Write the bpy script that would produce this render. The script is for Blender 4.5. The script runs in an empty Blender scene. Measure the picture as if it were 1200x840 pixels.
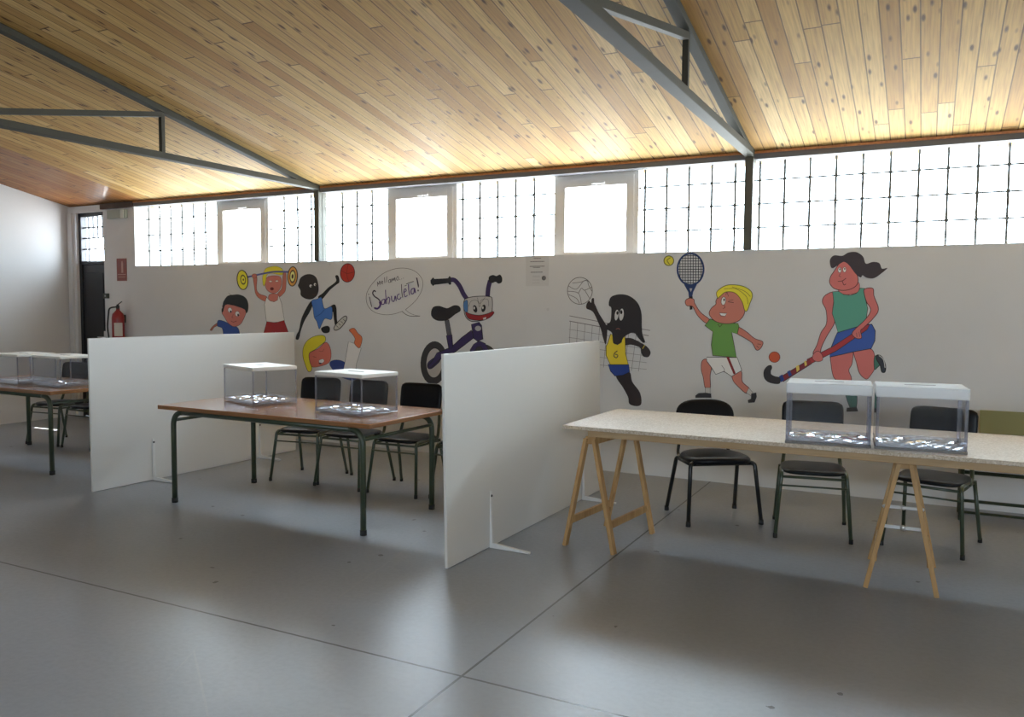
import bpy, math, random
from mathutils import Vector, Matrix, geometry
random.seed(7)
S = bpy.context.scene
PI = math.pi
R = math.radians

# ------------------------------------------------------------------ camera
CAMP = Vector((0.0, -7.0045, 1.5))
FPX, YAW, PITCH, ROLL = 948.72, .474727, -.0623516, .0064466
_cy, _sy, _cp, _sp = math.cos(YAW), math.sin(YAW), math.cos(PITCH), math.sin(PITCH)
_F = Vector((-_sy * _cp, _cy * _cp, _sp)); _Rt = Vector((_cy, _sy, 0)); _U = _Rt.cross(_F)
_cr, _sr = math.cos(ROLL), math.sin(ROLL)
_R2 = _cr * _Rt + _sr * _U; _U2 = -_sr * _Rt + _cr * _U
cd = bpy.data.cameras.new('camera'); cam = bpy.data.objects.new('camera', cd)
S.collection.objects.link(cam)
cd.sensor_width = 36; cd.lens = FPX * 36 / 1200; cd.clip_start = .05; cd.clip_end = 200
m3 = Matrix((_R2, _U2, -_F)).transposed()
cam.matrix_world = Matrix.Translation(CAMP) @ m3.to_4x4()
S.camera = cam

# ------------------------------------------------------------------ exposure, world
EXPOSURE = -0.05
S.view_settings.view_transform = 'Standard'; S.view_settings.look = 'None'
S.view_settings.gamma = 1; S.view_settings.use_curve_mapping = False
S.view_settings.exposure = EXPOSURE
cy = S.cycles
cy.use_denoising = True; cy.max_bounces = 14; cy.diffuse_bounces = 7; cy.glossy_bounces = 5
cy.transmission_bounces = 8; cy.transparent_max_bounces = 40
cy.caustics_reflective = False; cy.caustics_refractive = False
cy.sample_clamp_indirect = 6; cy.blur_glossy = 0.1
SKY = (0.74, 0.87, 1.0); SKY_S = 38.0
GRD = (0.93, 0.96, 1.0); GRD_S = 33.0
w = bpy.data.worlds.new('world'); S.world = w; w.use_nodes = True
nt = w.node_tree; nt.nodes.clear()
tc = nt.nodes.new('ShaderNodeTexCoord'); sx = nt.nodes.new('ShaderNodeSeparateXYZ')
rp = nt.nodes.new('ShaderNodeValToRGB'); bg = nt.nodes.new('ShaderNodeBackground'); wo = nt.nodes.new('ShaderNodeOutputWorld')
mr = nt.nodes.new('ShaderNodeMapRange'); mr.inputs['From Min'].default_value = -1; mr.inputs['From Max'].default_value = 1
nt.links.new(tc.outputs['Generated'], sx.inputs[0]); nt.links.new(sx.outputs['Z'], mr.inputs['Value'])
nt.links.new(mr.outputs[0], rp.inputs[0]); nt.links.new(rp.outputs[0], bg.inputs[0]); nt.links.new(bg.outputs[0], wo.inputs[0])
k = GRD_S / SKY_S
rp.color_ramp.elements[0].position = .49; rp.color_ramp.elements[0].color = (GRD[0] * k, GRD[1] * k, GRD[2] * k, 1)
rp.color_ramp.elements[1].position = .53; rp.color_ramp.elements[1].color = (*SKY, 1)
bg.inputs['Strength'].default_value = SKY_S

# the sun, high behind the window wall; an added eave keeps it off the long window band
sd = bpy.data.lights.new('sun', 'SUN'); so = bpy.data.objects.new('sun', sd); S.collection.objects.link(so)
sd.energy = 160; sd.angle = R(.6); sd.color = (1, .96, .9)
_sdir = Vector((0.37, -1.0, -2.2)).normalized()          # the way the light travels
so.rotation_euler = _sdir.to_track_quat('-Z', 'Y').to_euler()
so.location = (-10, 6, 12)

def portal(name, x0, x1, y, z0, z1, inward):
    l = bpy.data.lights.new(name, 'AREA'); o = bpy.data.objects.new(name, l); S.collection.objects.link(o)
    l.shape = 'RECTANGLE'; l.size = x1 - x0; l.size_y = z1 - z0
    l.cycles.is_portal = True
    o.location = ((x0 + x1) / 2, y, (z0 + z1) / 2)
    o.rotation_euler = (R(-90) if inward < 0 else R(90), 0, 0)
    return o
OWP = ((-3.0, -1.8), (.4, 2.4), (3.4, 5.6))  # unseen windows added in the opposite wall for fill daylight, x ranges
RY = -10.4            # inner face of the opposite wall
RX = 6.0              # inner face of the right wall
LX = -10.3            # inner face of the left wall
portal('daylight_portal', -9.0, RX, .31, 2.0, 2.8, -1)
portal('daylight_portal', -10.15, -9.58, .31, 2.06, 2.75, -1)

for (a_, b_) in OWP: portal('daylight_portal', a_, b_, RY - .31, 2.0, 2.77, 1)

# ------------------------------------------------------------------ pixel helpers
def ray(px, py):
    return (_R2 * ((px - 600) / FPX) + _U2 * (-(py - 420) / FPX) + _F)
def on_wall(px, py, y=0.0):
    d = ray(px, py); t = (y - CAMP.y) / d.y
    return CAMP + d * t
def on_z(px, py, z=0.0):
    d = ray(px, py); t = (z - CAMP.z) / d.z
    return CAMP + d * t

# ------------------------------------------------------------------ materials
def s2l(c):
    c = c / 255
    return c / 12.92 if c <= .04045 else ((c + .055) / 1.055) ** 2.4
def rgb(r, g, b, k=1.0):
    return tuple(min(.88, s2l(v) * k) for v in (r, g, b)) + (1,)
MATS = {}
def mat(name, col, rough=.5, metal=0, spec=.5, coat=0, coat_rough=.1, bump=0, bump_scale=60, var=0, var_scale=8):
    if name in MATS: return MATS[name]
    m = bpy.data.materials.new(name); m.use_nodes = True; n = m.node_tree; b = n.nodes['Principled BSDF']
    b.inputs['Base Color'].default_value = col; b.inputs['Roughness'].default_value = rough
    b.inputs['Metallic'].default_value = metal; b.inputs['Specular IOR Level'].default_value = spec
    b.inputs['Coat Weight'].default_value = coat; b.inputs['Coat Roughness'].default_value = coat_rough
    if var or bump:
        t = n.nodes.new('ShaderNodeTexCoord'); z = n.nodes.new('ShaderNodeTexNoise')
        z.inputs['Scale'].default_value = var_scale; z.inputs['Detail'].default_value = 6
        n.links.new(t.outputs['Object'], z.inputs['Vector'])
        if var:
            mx = n.nodes.new('ShaderNodeMix'); mx.data_type = 'RGBA'
            mx.inputs['A'].default_value = tuple(c * (1 - var) for c in col[:3]) + (1,)
            mx.inputs['B'].default_value = tuple(min(1, c * (1 + var)) for c in col[:3]) + (1,)
            n.links.new(z.outputs[0], mx.inputs['Factor']); n.links.new(mx.outputs['Result'], b.inputs['Base Color'])
        if bump:
            z2 = n.nodes.new('ShaderNodeTexNoise'); z2.inputs['Scale'].default_value = bump_scale; z2.inputs['Detail'].default_value = 4
            n.links.new(t.outputs['Object'], z2.inputs['Vector'])
            bp = n.nodes.new('ShaderNodeBump'); bp.inputs['Strength'].default_value = bump; bp.inputs['Distance'].default_value = .01
            n.links.new(z2.outputs[0], bp.inputs['Height']); n.links.new(bp.outputs[0], b.inputs['Normal'])
    MATS[name] = m; return m

class NG:
    """small helper to chain math nodes"""
    def __init__(s, m): s.n = m.node_tree; s.b = s.n.nodes['Principled BSDF']
    def math(s, op, a, b=None, c=None):
        x = s.n.nodes.new('ShaderNodeMath'); x.operation = op
        for i, v in enumerate((a, b, c)):
            if v is None: continue
            if isinstance(v, (int, float)): x.inputs[i].default_value = v
            else: s.n.links.new(v, x.inputs[i])
        return x.outputs[0]
    def node(s, t, **kw):
        x = s.n.nodes.new(t)
        for k_, v in kw.items(): setattr(x, k_, v)
        return x
    def link(s, a, b): s.n.links.new(a, b)
    def mix(s, f, a, b, mode='MIX'):
        x = s.n.nodes.new('ShaderNodeMix'); x.data_type = 'RGBA'; x.blend_type = mode
        for nm, v in (('Factor', f), ('A', a), ('B', b)):
            if isinstance(v, (int, float)): x.inputs[nm].default_value = v
            elif isinstance(v, tuple): x.inputs[nm].default_value = v
            else: s.n.links.new(v, x.inputs[nm])
        return x.outputs['Result']
    def ramp(s, f, els):
        x = s.n.nodes.new('ShaderNodeValToRGB'); s.n.links.new(f, x.inputs[0])
        e = x.color_ramp.elements
        while len(e) < len(els): e.new(.5)
        for i, (p_, c_) in enumerate(els): e[i].position = p_; e[i].color = c_
        return x.outputs[0]
    def comb(s, x, y, z):
        c = s.n.nodes.new('ShaderNodeCombineXYZ')
        for i, v in enumerate((x, y, z)):
            if isinstance(v, (int, float)): c.inputs[i].default_value = v
            else: s.n.links.new(v, c.inputs[i])
        return c.outputs[0]

def ceiling_mat():
    m = bpy.data.materials.new('varnished_pine_boards'); m.use_nodes = True; g = NG(m)
    t = g.node('ShaderNodeTexCoord'); sp = g.node('ShaderNodeSeparateXYZ'); g.link(t.outputs['Object'], sp.inputs[0])
    X, Y = sp.outputs[0], sp.outputs[1]
    W_, L_ = .105, 2.3
    u = g.math('DIVIDE', X, W_); row = g.math('FLOOR', u); fr = g.math('FRACT', u)
    wn = g.node('ShaderNodeTexWhiteNoise', noise_dimensions='1D'); g.link(row, wn.inputs['W'])
    v = g.math('ADD', g.math('DIVIDE', Y, L_), g.math('MULTIPLY', wn.outputs['Value'], 7.3)); col = g.math('FLOOR', v); fv = g.math('FRACT', v)
    w2 = g.node('ShaderNodeTexWhiteNoise', noise_dimensions='3D'); g.link(g.comb(row, col, 0.), w2.inputs['Vector'])
    tone = w2.outputs['Value']
    gr = g.node('ShaderNodeTexNoise'); gr.inputs['Scale'].default_value = 1; gr.inputs['Detail'].default_value = 6
    g.link(g.comb(g.math('MULTIPLY', X, 90), g.math('ADD', g.math('MULTIPLY', Y, 3), g.math('MULTIPLY', tone, 90)), g.math('MULTIPLY', tone, 40)), gr.inputs['Vector'])
    base = g.ramp(tone, [(0, (.48, .27, .08, 1)), (.35, (.62, .39, .135, 1)), (.75, (.70, .47, .18, 1)), (1, (.76, .54, .25, 1))])
    base = g.mix(g.math('MULTIPLY', g.math('SUBTRACT', gr.outputs[0], .38), 1.7), base, (.26, .12, .045, 1))
    # knots
    vo = g.node('ShaderNodeTexVoronoi'); vo.inputs['Scale'].default_value = 1
    g.link(g.comb(g.math('MULTIPLY', X, 13.5), g.math('ADD', g.math('MULTIPLY', Y, 3.8), g.math('MULTIPLY', tone, 13)), row), vo.inputs['Vector'])
    kn = g.ramp(vo.outputs['Distance'], [(.09, (1, 1, 1, 1)), (.2, (0, 0, 0, 1))])
    base = g.mix(g.math('MULTIPLY', kn, .9), base, (.06, .02, .01, 1))
    gap = g.math('MAXIMUM', g.math('LESS_THAN', fr, .075), g.math('LESS_THAN', fv, .005))
    base = g.mix(g.math('MULTIPLY', gap, .8), base, (.07, .03, .012, 1))
    # the boards over the corner door are multiplied to a deeper orange, with a clear coat
    corner_boards = g.math('LESS_THAN', X, -8.82)
    base = g.mix(g.math('MULTIPLY', corner_boards, .85), base, g.mix(1.0, base, (.42, .20, .09, 1), 'MULTIPLY'))
    g.link(g.math('MULTIPLY', corner_boards, .22), g.b.inputs['Coat Weight']); g.b.inputs['Coat Roughness'].default_value = .18
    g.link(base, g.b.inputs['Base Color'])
    g.b.inputs['Roughness'].default_value = .6; g.b.inputs['Specular IOR Level'].default_value = .18
    bp = g.node('ShaderNodeBump'); bp.inputs['Strength'].default_value = .5; bp.inputs['Distance'].default_value = .004
    g.link(g.math('SUBTRACT', g.math('MULTIPLY', tone, .4), gap), bp.inputs['Height']); g.link(bp.outputs[0], g.b.inputs['Normal'])
    return m

def floor_mat():
    m = bpy.data.materials.new('painted_concrete'); m.use_nodes = True; g = NG(m)
    t = g.node('ShaderNodeTexCoord'); sp = g.node('ShaderNodeSeparateXYZ'); g.link(t.outputs['Object'], sp.inputs[0])
    n1 = g.node('ShaderNodeTexNoise'); n1.inputs['Scale'].default_value = .9; n1.inputs['Detail'].default_value = 7; g.link(t.outputs['Object'], n1.inputs['Vector'])
    n2 = g.node('ShaderNodeTexNoise'); n2.inputs['Scale'].default_value = 38; n2.inputs['Detail'].default_value = 5; g.link(t.outputs['Object'], n2.inputs['Vector'])
    base = g.ramp(n1.outputs[0], [(.3, (.265, .29, .335, 1)), (.7, (.33, .355, .40, 1))])
    base = g.mix(g.math('MULTIPLY', g.math('SUBTRACT', n2.outputs[0], .4), .5), base, (.20, .21, .23, 1))
    # scattered dark specks and scuffs
    vo = g.node('ShaderNodeTexVoronoi'); vo.inputs['Scale'].default_value = 3.2; g.link(t.outputs['Object'], vo.inputs['Vector'])
    n3 = g.node('ShaderNodeTexNoise'); n3.inputs['Scale'].default_value = 30; n3.inputs['Detail'].default_value = 3; g.link(t.outputs['Object'], n3.inputs['Vector'])
    n4 = g.node('ShaderNodeTexNoise'); n4.inputs['Scale'].default_value = .8; g.link(t.outputs['Object'], n4.inputs['Vector'])
    spk = g.math('LESS_THAN', g.math('ADD', vo.outputs['Distance'], g.math('MULTIPLY', n3.outputs[0], .14)), .122)
    spk = g.math('MULTIPLY', spk, g.math('GREATER_THAN', n4.outputs[0], .47))
    base = g.mix(g.math('MULTIPLY', spk, .75), base, (.035, .03, .028, 1))
    # pale scratches
    wv = g.node('ShaderNodeTexVoronoi', feature='DISTANCE_TO_EDGE'); wv.inputs['Scale'].default_value = .75; g.link(t.outputs['Object'], wv.inputs['Vector'])
    nn = g.math('MULTIPLY', g.math('LESS_THAN', wv.outputs['Distance'], .0016), g.math('GREATER_THAN', n1.outputs[0], .56))
    base = g.mix(g.math('MULTIPLY', nn, .3), base, (.4, .4, .4, 1))
    jx = g.math('LESS_THAN', g.math('ABSOLUTE', g.math('ADD', sp.outputs[0], 1.645)), .006)
    jy = g.math('LESS_THAN', g.math('ABSOLUTE', g.math('ADD', sp.outputs[1], 4.235)), .006)
    jj = g.math('MAXIMUM', jx, jy)
    base = g.mix(g.math('MULTIPLY', jj, .85), base, (.02, .02, .02, 1))
    g.link(base, g.b.inputs['Base Color'])
    g.link(g.math('ADD', .27, g.math('MULTIPLY', n2.outputs[0], .16)), g.b.inputs['Roughness'])
    g.b.inputs['Specular IOR Level'].default_value = .55
    bp = g.node('ShaderNodeBump'); bp.inputs['Strength'].default_value = .25; bp.inputs['Distance'].default_value = .003
    g.link(g.math('SUBTRACT', n2.outputs[0], jj), bp.inputs['Height']); g.link(bp.outputs[0], g.b.inputs['Normal'])
    return m

def wall_mat():
    m = bpy.data.materials.new('white_wall_paint'); m.use_nodes = True; g = NG(m)
    t = g.node('ShaderNodeTexCoord')
    n1 = g.node('ShaderNodeTexNoise'); n1.inputs['Scale'].default_value = 1.1; n1.inputs['Detail'].default_value = 5; g.link(t.outputs['Object'], n1.inputs['Vector'])
    n2 = g.node('ShaderNodeTexNoise'); n2.inputs['Scale'].default_value = 45; g.link(t.outputs['Object'], n2.inputs['Vector'])
    base = g.ramp(n1.outputs[0], [(.3, (.70, .70, .70, 1)), (.7, (.76, .76, .76, 1))])
    vo = g.node('ShaderNodeTexVoronoi'); vo.inputs['Scale'].default_value = 1.7; g.link(t.outputs['Object'], vo.inputs['Vector'])
    sp = g.math('LESS_THAN', vo.outputs['Distance'], .035)
    base = g.mix(g.math('MULTIPLY', sp, .18), base, (.3, .29, .28, 1))
    g.link(base, g.b.inputs['Base Color']); g.b.inputs['Roughness'].default_value = .7; g.b.inputs['Specular IOR Level'].default_value = .15
    bp = g.node('ShaderNodeBump'); bp.inputs['Strength'].default_value = .12; bp.inputs['Distance'].default_value = .004
    g.link(n2.outputs[0], bp.inputs['Height']); g.link(bp.outputs[0], g.b.inputs['Normal'])
    return m

def wood_mat(name, c0, c1, rough=.45, coat=0, stretch=(40, 3, 40), knots=False):
    if name in MATS: return MATS[name]
    m = bpy.data.materials.new(name); m.use_nodes = True; g = NG(m)
    t = g.node('ShaderNodeTexCoord'); mp = g.node('ShaderNodeMapping'); mp.inputs['Scale'].default_value = stretch
    g.link(t.outputs['Object'], mp.inputs[0])
    n1 = g.node('ShaderNodeTexNoise'); n1.inputs['Scale'].default_value = 1; n1.inputs['Detail'].default_value = 6; n1.inputs['Distortion'].default_value = .6
    g.link(mp.outputs[0], n1.inputs['Vector'])
    base = g.ramp(n1.outputs[0], [(.3, (*c0, 1)), (.7, (*c1, 1))])
    g.link(base, g.b.inputs['Base Color']); g.b.inputs['Roughness'].default_value = rough
    g.b.inputs['Coat Weight'].default_value = coat; g.b.inputs['Coat Roughness'].default_value = .12
    MATS[name] = m; return m

def chip_mat():
    m = bpy.data.materials.new('chipboard'); m.use_nodes = True; g = NG(m)
    t = g.node('ShaderNodeTexCoord')
    v = g.node('ShaderNodeTexVoronoi'); v.inputs['Scale'].default_value = 130; g.link(t.outputs['Object'], v.inputs['Vector'])
    n1 = g.node('ShaderNodeTexNoise'); n1.inputs['Scale'].default_value = 3; n1.inputs['Detail'].default_value = 5; g.link(t.outputs['Object'], n1.inputs['Vector'])
    vs = g.node('ShaderNodeSeparateXYZ'); g.link(v.outputs['Color'], vs.inputs[0])
    base = g.ramp(vs.outputs[0], [(0, (.42, .33, .235, 1)), (.5, (.54, .45, .35, 1)), (1, (.64, .56, .46, 1))])
    base = g.mix(g.math('MULTIPLY', g.math('SUBTRACT', n1.outputs[0], .45), .8), base, (.70, .64, .58, 1))
    g.link(base, g.b.inputs['Base Color']); g.b.inputs['Roughness'].default_value = .42
    return m

def thin_clear(name, tint, gloss=1.0, rough=.02, ior=1.5, haze=0.0, bump=0, bscale=30):
    """thin clear pane: see-through with a Fresnel reflection"""
    if name in MATS: return MATS[name]
    m = bpy.data.materials.new(name); m.use_nodes = True; n = m.node_tree; n.nodes.clear()
    out = n.nodes.new('ShaderNodeOutputMaterial'); tr = n.nodes.new('ShaderNodeBsdfTransparent'); gl = n.nodes.new('ShaderNodeBsdfGlossy')
    lw = n.nodes.new('ShaderNodeLayerWeight'); lw.inputs['Blend'].default_value = .5
    fr = n.nodes.new('ShaderNodeMath'); fr.operation = 'POWER'; fr.inputs[1].default_value = 4.5; n.links.new(lw.outputs['Facing'], fr.inputs[0])
    f0 = ((ior - 1) / (ior + 1)) ** 2
    fa = n.nodes.new('ShaderNodeMath'); fa.operation = 'MULTIPLY_ADD'; fa.inputs[1].default_value = 1 - f0; fa.inputs[2].default_value = f0; n.links.new(fr.outputs[0], fa.inputs[0]); fr = fa
    mx = n.nodes.new('ShaderNodeMixShader'); ml = n.nodes.new('ShaderNodeMath'); ml.operation = 'MULTIPLY'
    tr.inputs[0].default_value = (*tint, 1); gl.inputs['Roughness'].default_value = rough; ml.use_clamp = True
    ml.inputs[1].default_value = gloss; n.links.new(fr.outputs[0], ml.inputs[0]); n.links.new(ml.outputs[0], mx.inputs[0])
    n.links.new(tr.outputs[0], mx.inputs[1]); n.links.new(gl.outputs[0], mx.inputs[2])
    last = mx
    if haze:
        df = n.nodes.new('ShaderNodeBsdfDiffuse'); df.inputs[0].default_value = (.85, .87, .9, 1); tl = n.nodes.new('ShaderNodeBsdfTranslucent'); tl.inputs[0].default_value = (.85, .87, .9, 1)
        m0 = n.nodes.new('ShaderNodeMixShader'); m0.inputs[0].default_value = .5; n.links.new(df.outputs[0], m0.inputs[1]); n.links.new(tl.outputs[0], m0.inputs[2])
        m1 = n.nodes.new('ShaderNodeMixShader'); m1.inputs[0].default_value = haze
        n.links.new(mx.outputs[0], m1.inputs[1]); n.links.new(m0.outputs[0], m1.inputs[2]); last = m1
    if bump:
        t = n.nodes.new('ShaderNodeTexCoord'); z = n.nodes.new('ShaderNodeTexNoise'); z.inputs['Scale'].default_value = bscale; z.inputs['Detail'].default_value = 2
        bp = n.nodes.new('ShaderNodeBump'); bp.inputs['Strength'].default_value = 1; bp.inputs['Distance'].default_value = bump
        n.links.new(t.outputs['Object'], z.inputs['Vector']); n.links.new(z.outputs[0], bp.inputs['Height'])
        n.links.new(bp.outputs[0], gl.inputs['Normal'])
    n.links.new(last.outputs[0], out.inputs[0]); MATS[name] = m; return m

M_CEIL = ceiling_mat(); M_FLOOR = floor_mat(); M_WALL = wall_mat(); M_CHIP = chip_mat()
M_STEEL = mat('grey_green_paint', (.060, .058, .046, 1), .65, spec=.2, var=.12)
M_COLUMN = mat('olive_grey_paint', (.075, .07, .05, 1), .5)
M_FASC = wood_mat('orange_wood_strip', (.36, .12, .03), (.55, .22, .06), .4)
M_LINT = mat('shade_grey_lintel', (.16, .16, .17, 1), .7, spec=.1)  # the shade under the moulding is put into this lintel grey
M_PVC = mat('white_pvc', (.86, .84, .81, 1), .35)
M_MORT = mat('mortar', (.12, .12, .115, 1), .8)
M_BLOCK = thin_clear('block_glass', (.74, .76, .75), .12, .2, 1.3)
M_PANE = thin_clear('window_glass', (.97, .98, .98), 1, .01, 1.45)
M_CLEAR = thin_clear('clear_acrylic', (.93, .935, .95), 1.0, .03, 1.42)
M_EDGE = thin_clear('acrylic_edge', (.80, .80, .87), 1.8, .06, 1.6, .10)
M_BASEP = thin_clear('clear_moulded_base', (.93, .935, .96), 1.8, .05, 1.6, .2)
M_RIP = thin_clear('rippled_acrylic', (.95, .955, .97), 3.5, .04, 1.6, .12)
M_LID = mat('white_lid', (.80, .79, .75, 1), .4)
M_LIDT = thin_clear('frosted_lid', (.85, .86, .88), 1.0, .25, 1.5, .55)
M_PANEL = mat('white_melamine', (.74, .735, .72, 1), .33, spec=.4)
M_WMETAL = mat('white_metal', (.78, .78, .78, 1), .35)
M_GREEN = mat('dark_green_enamel', (.046, .062, .036, 1), .3, spec=.6)
M_FOOTC = mat('black_rubber', (.02, .02, .02, 1), .6)
M_BLACKP = mat('black_vinyl', (.008, .008, .010, 1), .33, spec=.2)
M_BLACKM = mat('black_metal', (.012, .012, .013, 1), .35)
M_PLY = wood_mat('orange_brown_laminate', (.38, .145, .04), (.50, .21, .065), .22, .6, (3, 30, 30))
M_PLYE = wood_mat('plywood_edge', (.20, .085, .03), (.33, .15, .055), .45, 0, (4, 4, 300))
M_PINE = wood_mat('pine_batten', (.40, .225, .085), (.56, .35, .155), .5, 0, (30, 30, 3))
M_PINE2 = wood_mat('pine_board', (.36, .23, .11), (.48, .33, .18), .5, 0, (3, 30, 30))
M_ZINC = mat('zinc_metal', (.72, .72, .72, 1), .3, metal=.8)
M_DOOR = mat('black_door_paint', (.018, .018, .022, 1), .4)
M_OLIVE = mat('olive_green_paint', (.25, .24, .075, 1), .5)
M_RED = mat('extinguisher_red', (.27, .008, .010, 1), .35, coat=.2)
M_RUBB = mat('black_hose', (.015, .015, .015, 1), .5)
M_PAPER = mat('white_paper', (.74, .73, .71, 1), .7)
M_GREY = mat('grey_print', (.20, .19, .19, 1), .7)
M_LGREY = mat('light_grey_print', (.48, .47, .46, 1), .7)
M_SIGN = mat('red_brown_sign', (.22, .035, .018, 1), .4)
M_SIGNW = mat('pale_sign_print', (.48, .25, .19, 1), .4)
M_LAMPG = mat('grey_green_plastic', (.36, .39, .33, 1), .4)
M_LAMPW = mat('frosted_plastic', (.66, .68, .62, 1), .3)
M_BOXB = mat('dark_olive_plastic', (.06, .065, .045, 1), .4)

# ------------------------------------------------------------------ mesh builder
class MB:
    def __init__(s): s.v = []; s.f = []; s.m = []; s.sm = []; s.cur = 0; s.smooth = False
    def add(s, vs, fs, smooth=None):
        o = len(s.v); s.v += [tuple(p) for p in vs]
        for f in fs: s.f.append([o + i for i in f]); s.m.append(s.cur); s.sm.append(s.smooth if smooth is None else smooth)
    def box(s, x0, x1, y0, y1, z0, z1, M=None):
        vs = [Vector((x, y, z)) for x in (x0, x1) for y in (y0, y1) for z in (z0, z1)]
        if M is not None: vs = [M @ p for p in vs]
        s.add(vs, [(0, 1, 3, 2), (4, 6, 7, 5), (0, 4, 5, 1), (2, 3, 7, 6), (0, 2, 6, 4), (1, 5, 7, 3)], False)
        return s
    def bar(s, a, b, wd, hd, up=(0, 0, 1)):
        a, b = Vector(a), Vector(b); d = (b - a).normalized(); u = Vector(up)
        sd_ = d.cross(u).normalized(); uu = sd_.cross(d).normalized()
        vs = []
        for p in (a, b):
            for q, r in ((-1, -1), (1, -1), (1, 1), (-1, 1)): vs.append(p + sd_ * q * wd / 2 + uu * r * hd / 2)
        s.add(vs, [(0, 1, 2, 3), (7, 6, 5, 4), (0, 4, 5, 1), (1, 5, 6, 2), (2, 6, 7, 3), (3, 7, 4, 0)], False)
        return s
    def tube(s, pts, r, seg=12, r2=None, cap=True):
        pts = [Vector(p) for p in pts]; n = len(pts); rings = []
        up = Vector((0, 0, 1))
        t0 = (pts[1] - pts[0]).normalized()
        if abs(t0.dot(up)) > .95: up = Vector((1, 0, 0))
        nx = t0.cross(up).normalized()
        for i in range(n):
            t = ((pts[min(i + 1, n - 1)] - pts[i]).normalized() + (pts[i] - pts[max(i - 1, 0)]).normalized())
            t = t.normalized() if t.length > 1e-6 else t0
            nx = (nx - t * nx.dot(t)).normalized(); ny = t.cross(nx)
            rr = r if r2 is None else r + (r2 - r) * i / (n - 1)
            rings.append([pts[i] + (nx * math.cos(2 * PI * k_ / seg) + ny * math.sin(2 * PI * k_ / seg)) * rr for k_ in range(seg)])
        vs = [p for ring in rings for p in ring]; fs = []
        for i in range(n - 1):
            for k_ in range(seg):
                a = i * seg + k_; b = i * seg + (k_ + 1) % seg; fs.append((a, b, b + seg, a + seg))
        s.add(vs, fs, True)
        if cap:
            s.add(rings[0], [tuple(range(seg))[::-1]], False); s.add(rings[-1], [tuple(range(seg))], False)
        return s
    def lathe(s, prof, seg=24, origin=(0, 0, 0), M=None):
        vs = []; fs = []; o = Vector(origin)
        for (r, z) in prof:
            for k_ in range(seg):
                p = Vector((r * math.cos(2 * PI * k_ / seg), r * math.sin(2 * PI * k_ / seg), z))
                if M is not None: p = M @ p
                vs.append(p + o)
        for i in range(len(prof) - 1):
            for k_ in range(seg):
                a = i * seg + k_; b = i * seg + (k_ + 1) % seg; fs.append((a, b, b + seg, a + seg))
        s.add(vs, fs, True); return s
    def pad(s, w_, d_, t_, n=3.2, bend=0, seg=40, M=None, dome=.25):
        """rounded upholstered slab"""
        prof = [(0, -1), (.80, -1), (.93, -.93), (.985, -.6), (1, -.15), (.985, .35), (.93, .75), (.80, .93), (.5, 1.0 + dome * .7), (0, 1 + dome)]
        rings = []
        for (sc, z) in prof:
            ring = []
            for k_ in range(seg):
                a = 2 * PI * k_ / seg; c_, s_ = math.cos(a), math.sin(a)
                rr = 1 / ((abs(c_) ** n + abs(s_) ** n) ** (1 / n))
                x = c_ * rr * w_ / 2 * (sc if sc > .7 else sc); y = s_ * rr * d_ / 2 * sc
                ring.append(Vector((x, y, z * t_ / 2 + bend * x * x)))
            rings.append(ring)
        vs = [p for r_ in rings for p in r_]
        if M is not None: vs = [M @ p for p in vs]
        fs = []
        for i in range(len(rings) - 1):
            for k_ in range(seg):
                a = i * seg + k_; b = i * seg + (k_ + 1) % seg; fs.append((a, b, b + seg, a + seg))
        s.add(vs, fs, True); return s
    def prism(s, pts2, y0, y1):
        """polygon in x,z extruded along y"""
        n = len(pts2); vs = [Vector((p[0], y0, p[1])) for p in pts2] + [Vector((p[0], y1, p[1])) for p in pts2]
        fs = [tuple(range(n)), tuple(range(2 * n - 1, n - 1, -1))] + [(i, i + n, (i + 1) % n + n, (i + 1) % n) for i in range(n)]
        s.add(vs, fs, False); return s
    def build(s, name, mats, parent=None, bevel=0, loc=None):
        me = bpy.data.meshes.new(name); me.from_pydata(s.v, [], s.f); me.update()
        if not isinstance(mats, (list, tuple)): mats = [mats]
        for m_ in mats: me.materials.append(m_)
        for i, p in enumerate(me.polygons): p.material_index = s.m[i]; p.use_smooth = s.sm[i]
        import bmesh
        bm = bmesh.new(); bm.from_mesh(me); bmesh.ops.remove_doubles(bm, verts=bm.verts, dist=1e-6); bmesh.ops.recalc_face_normals(bm, faces=bm.faces); bm.to_mesh(me); bm.free()
        o = bpy.data.objects.new(name, me); S.collection.objects.link(o)
        if parent is not None: o.parent = parent
        if loc is not None: o.location = loc
        if bevel:
            b = o.modifiers.new('bevel', 'BEVEL'); b.width = bevel; b.segments = 2; b.limit_method = 'ANGLE'; b.angle_limit = R(40)
        return o

def fillet(pts, r, n=6):
    """round the inner corners of a polyline"""
    pts = [Vector(p) for p in pts]; out = [pts[0]]
    for i in range(1, len(pts) - 1):
        a, b, c = pts[i - 1], pts[i], pts[i + 1]
        d1, d2 = (a - b), (c - b); rr = min(r, d1.length * .49, d2.length * .49)
        p1 = b + d1.normalized() * rr; p2 = b + d2.normalized() * rr
        for k_ in range(n + 1):
            t = k_ / n; out.append(p1 * (1 - t) ** 2 + b * 2 * t * (1 - t) + p2 * t ** 2)
    out.append(pts[-1]); return out

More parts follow.
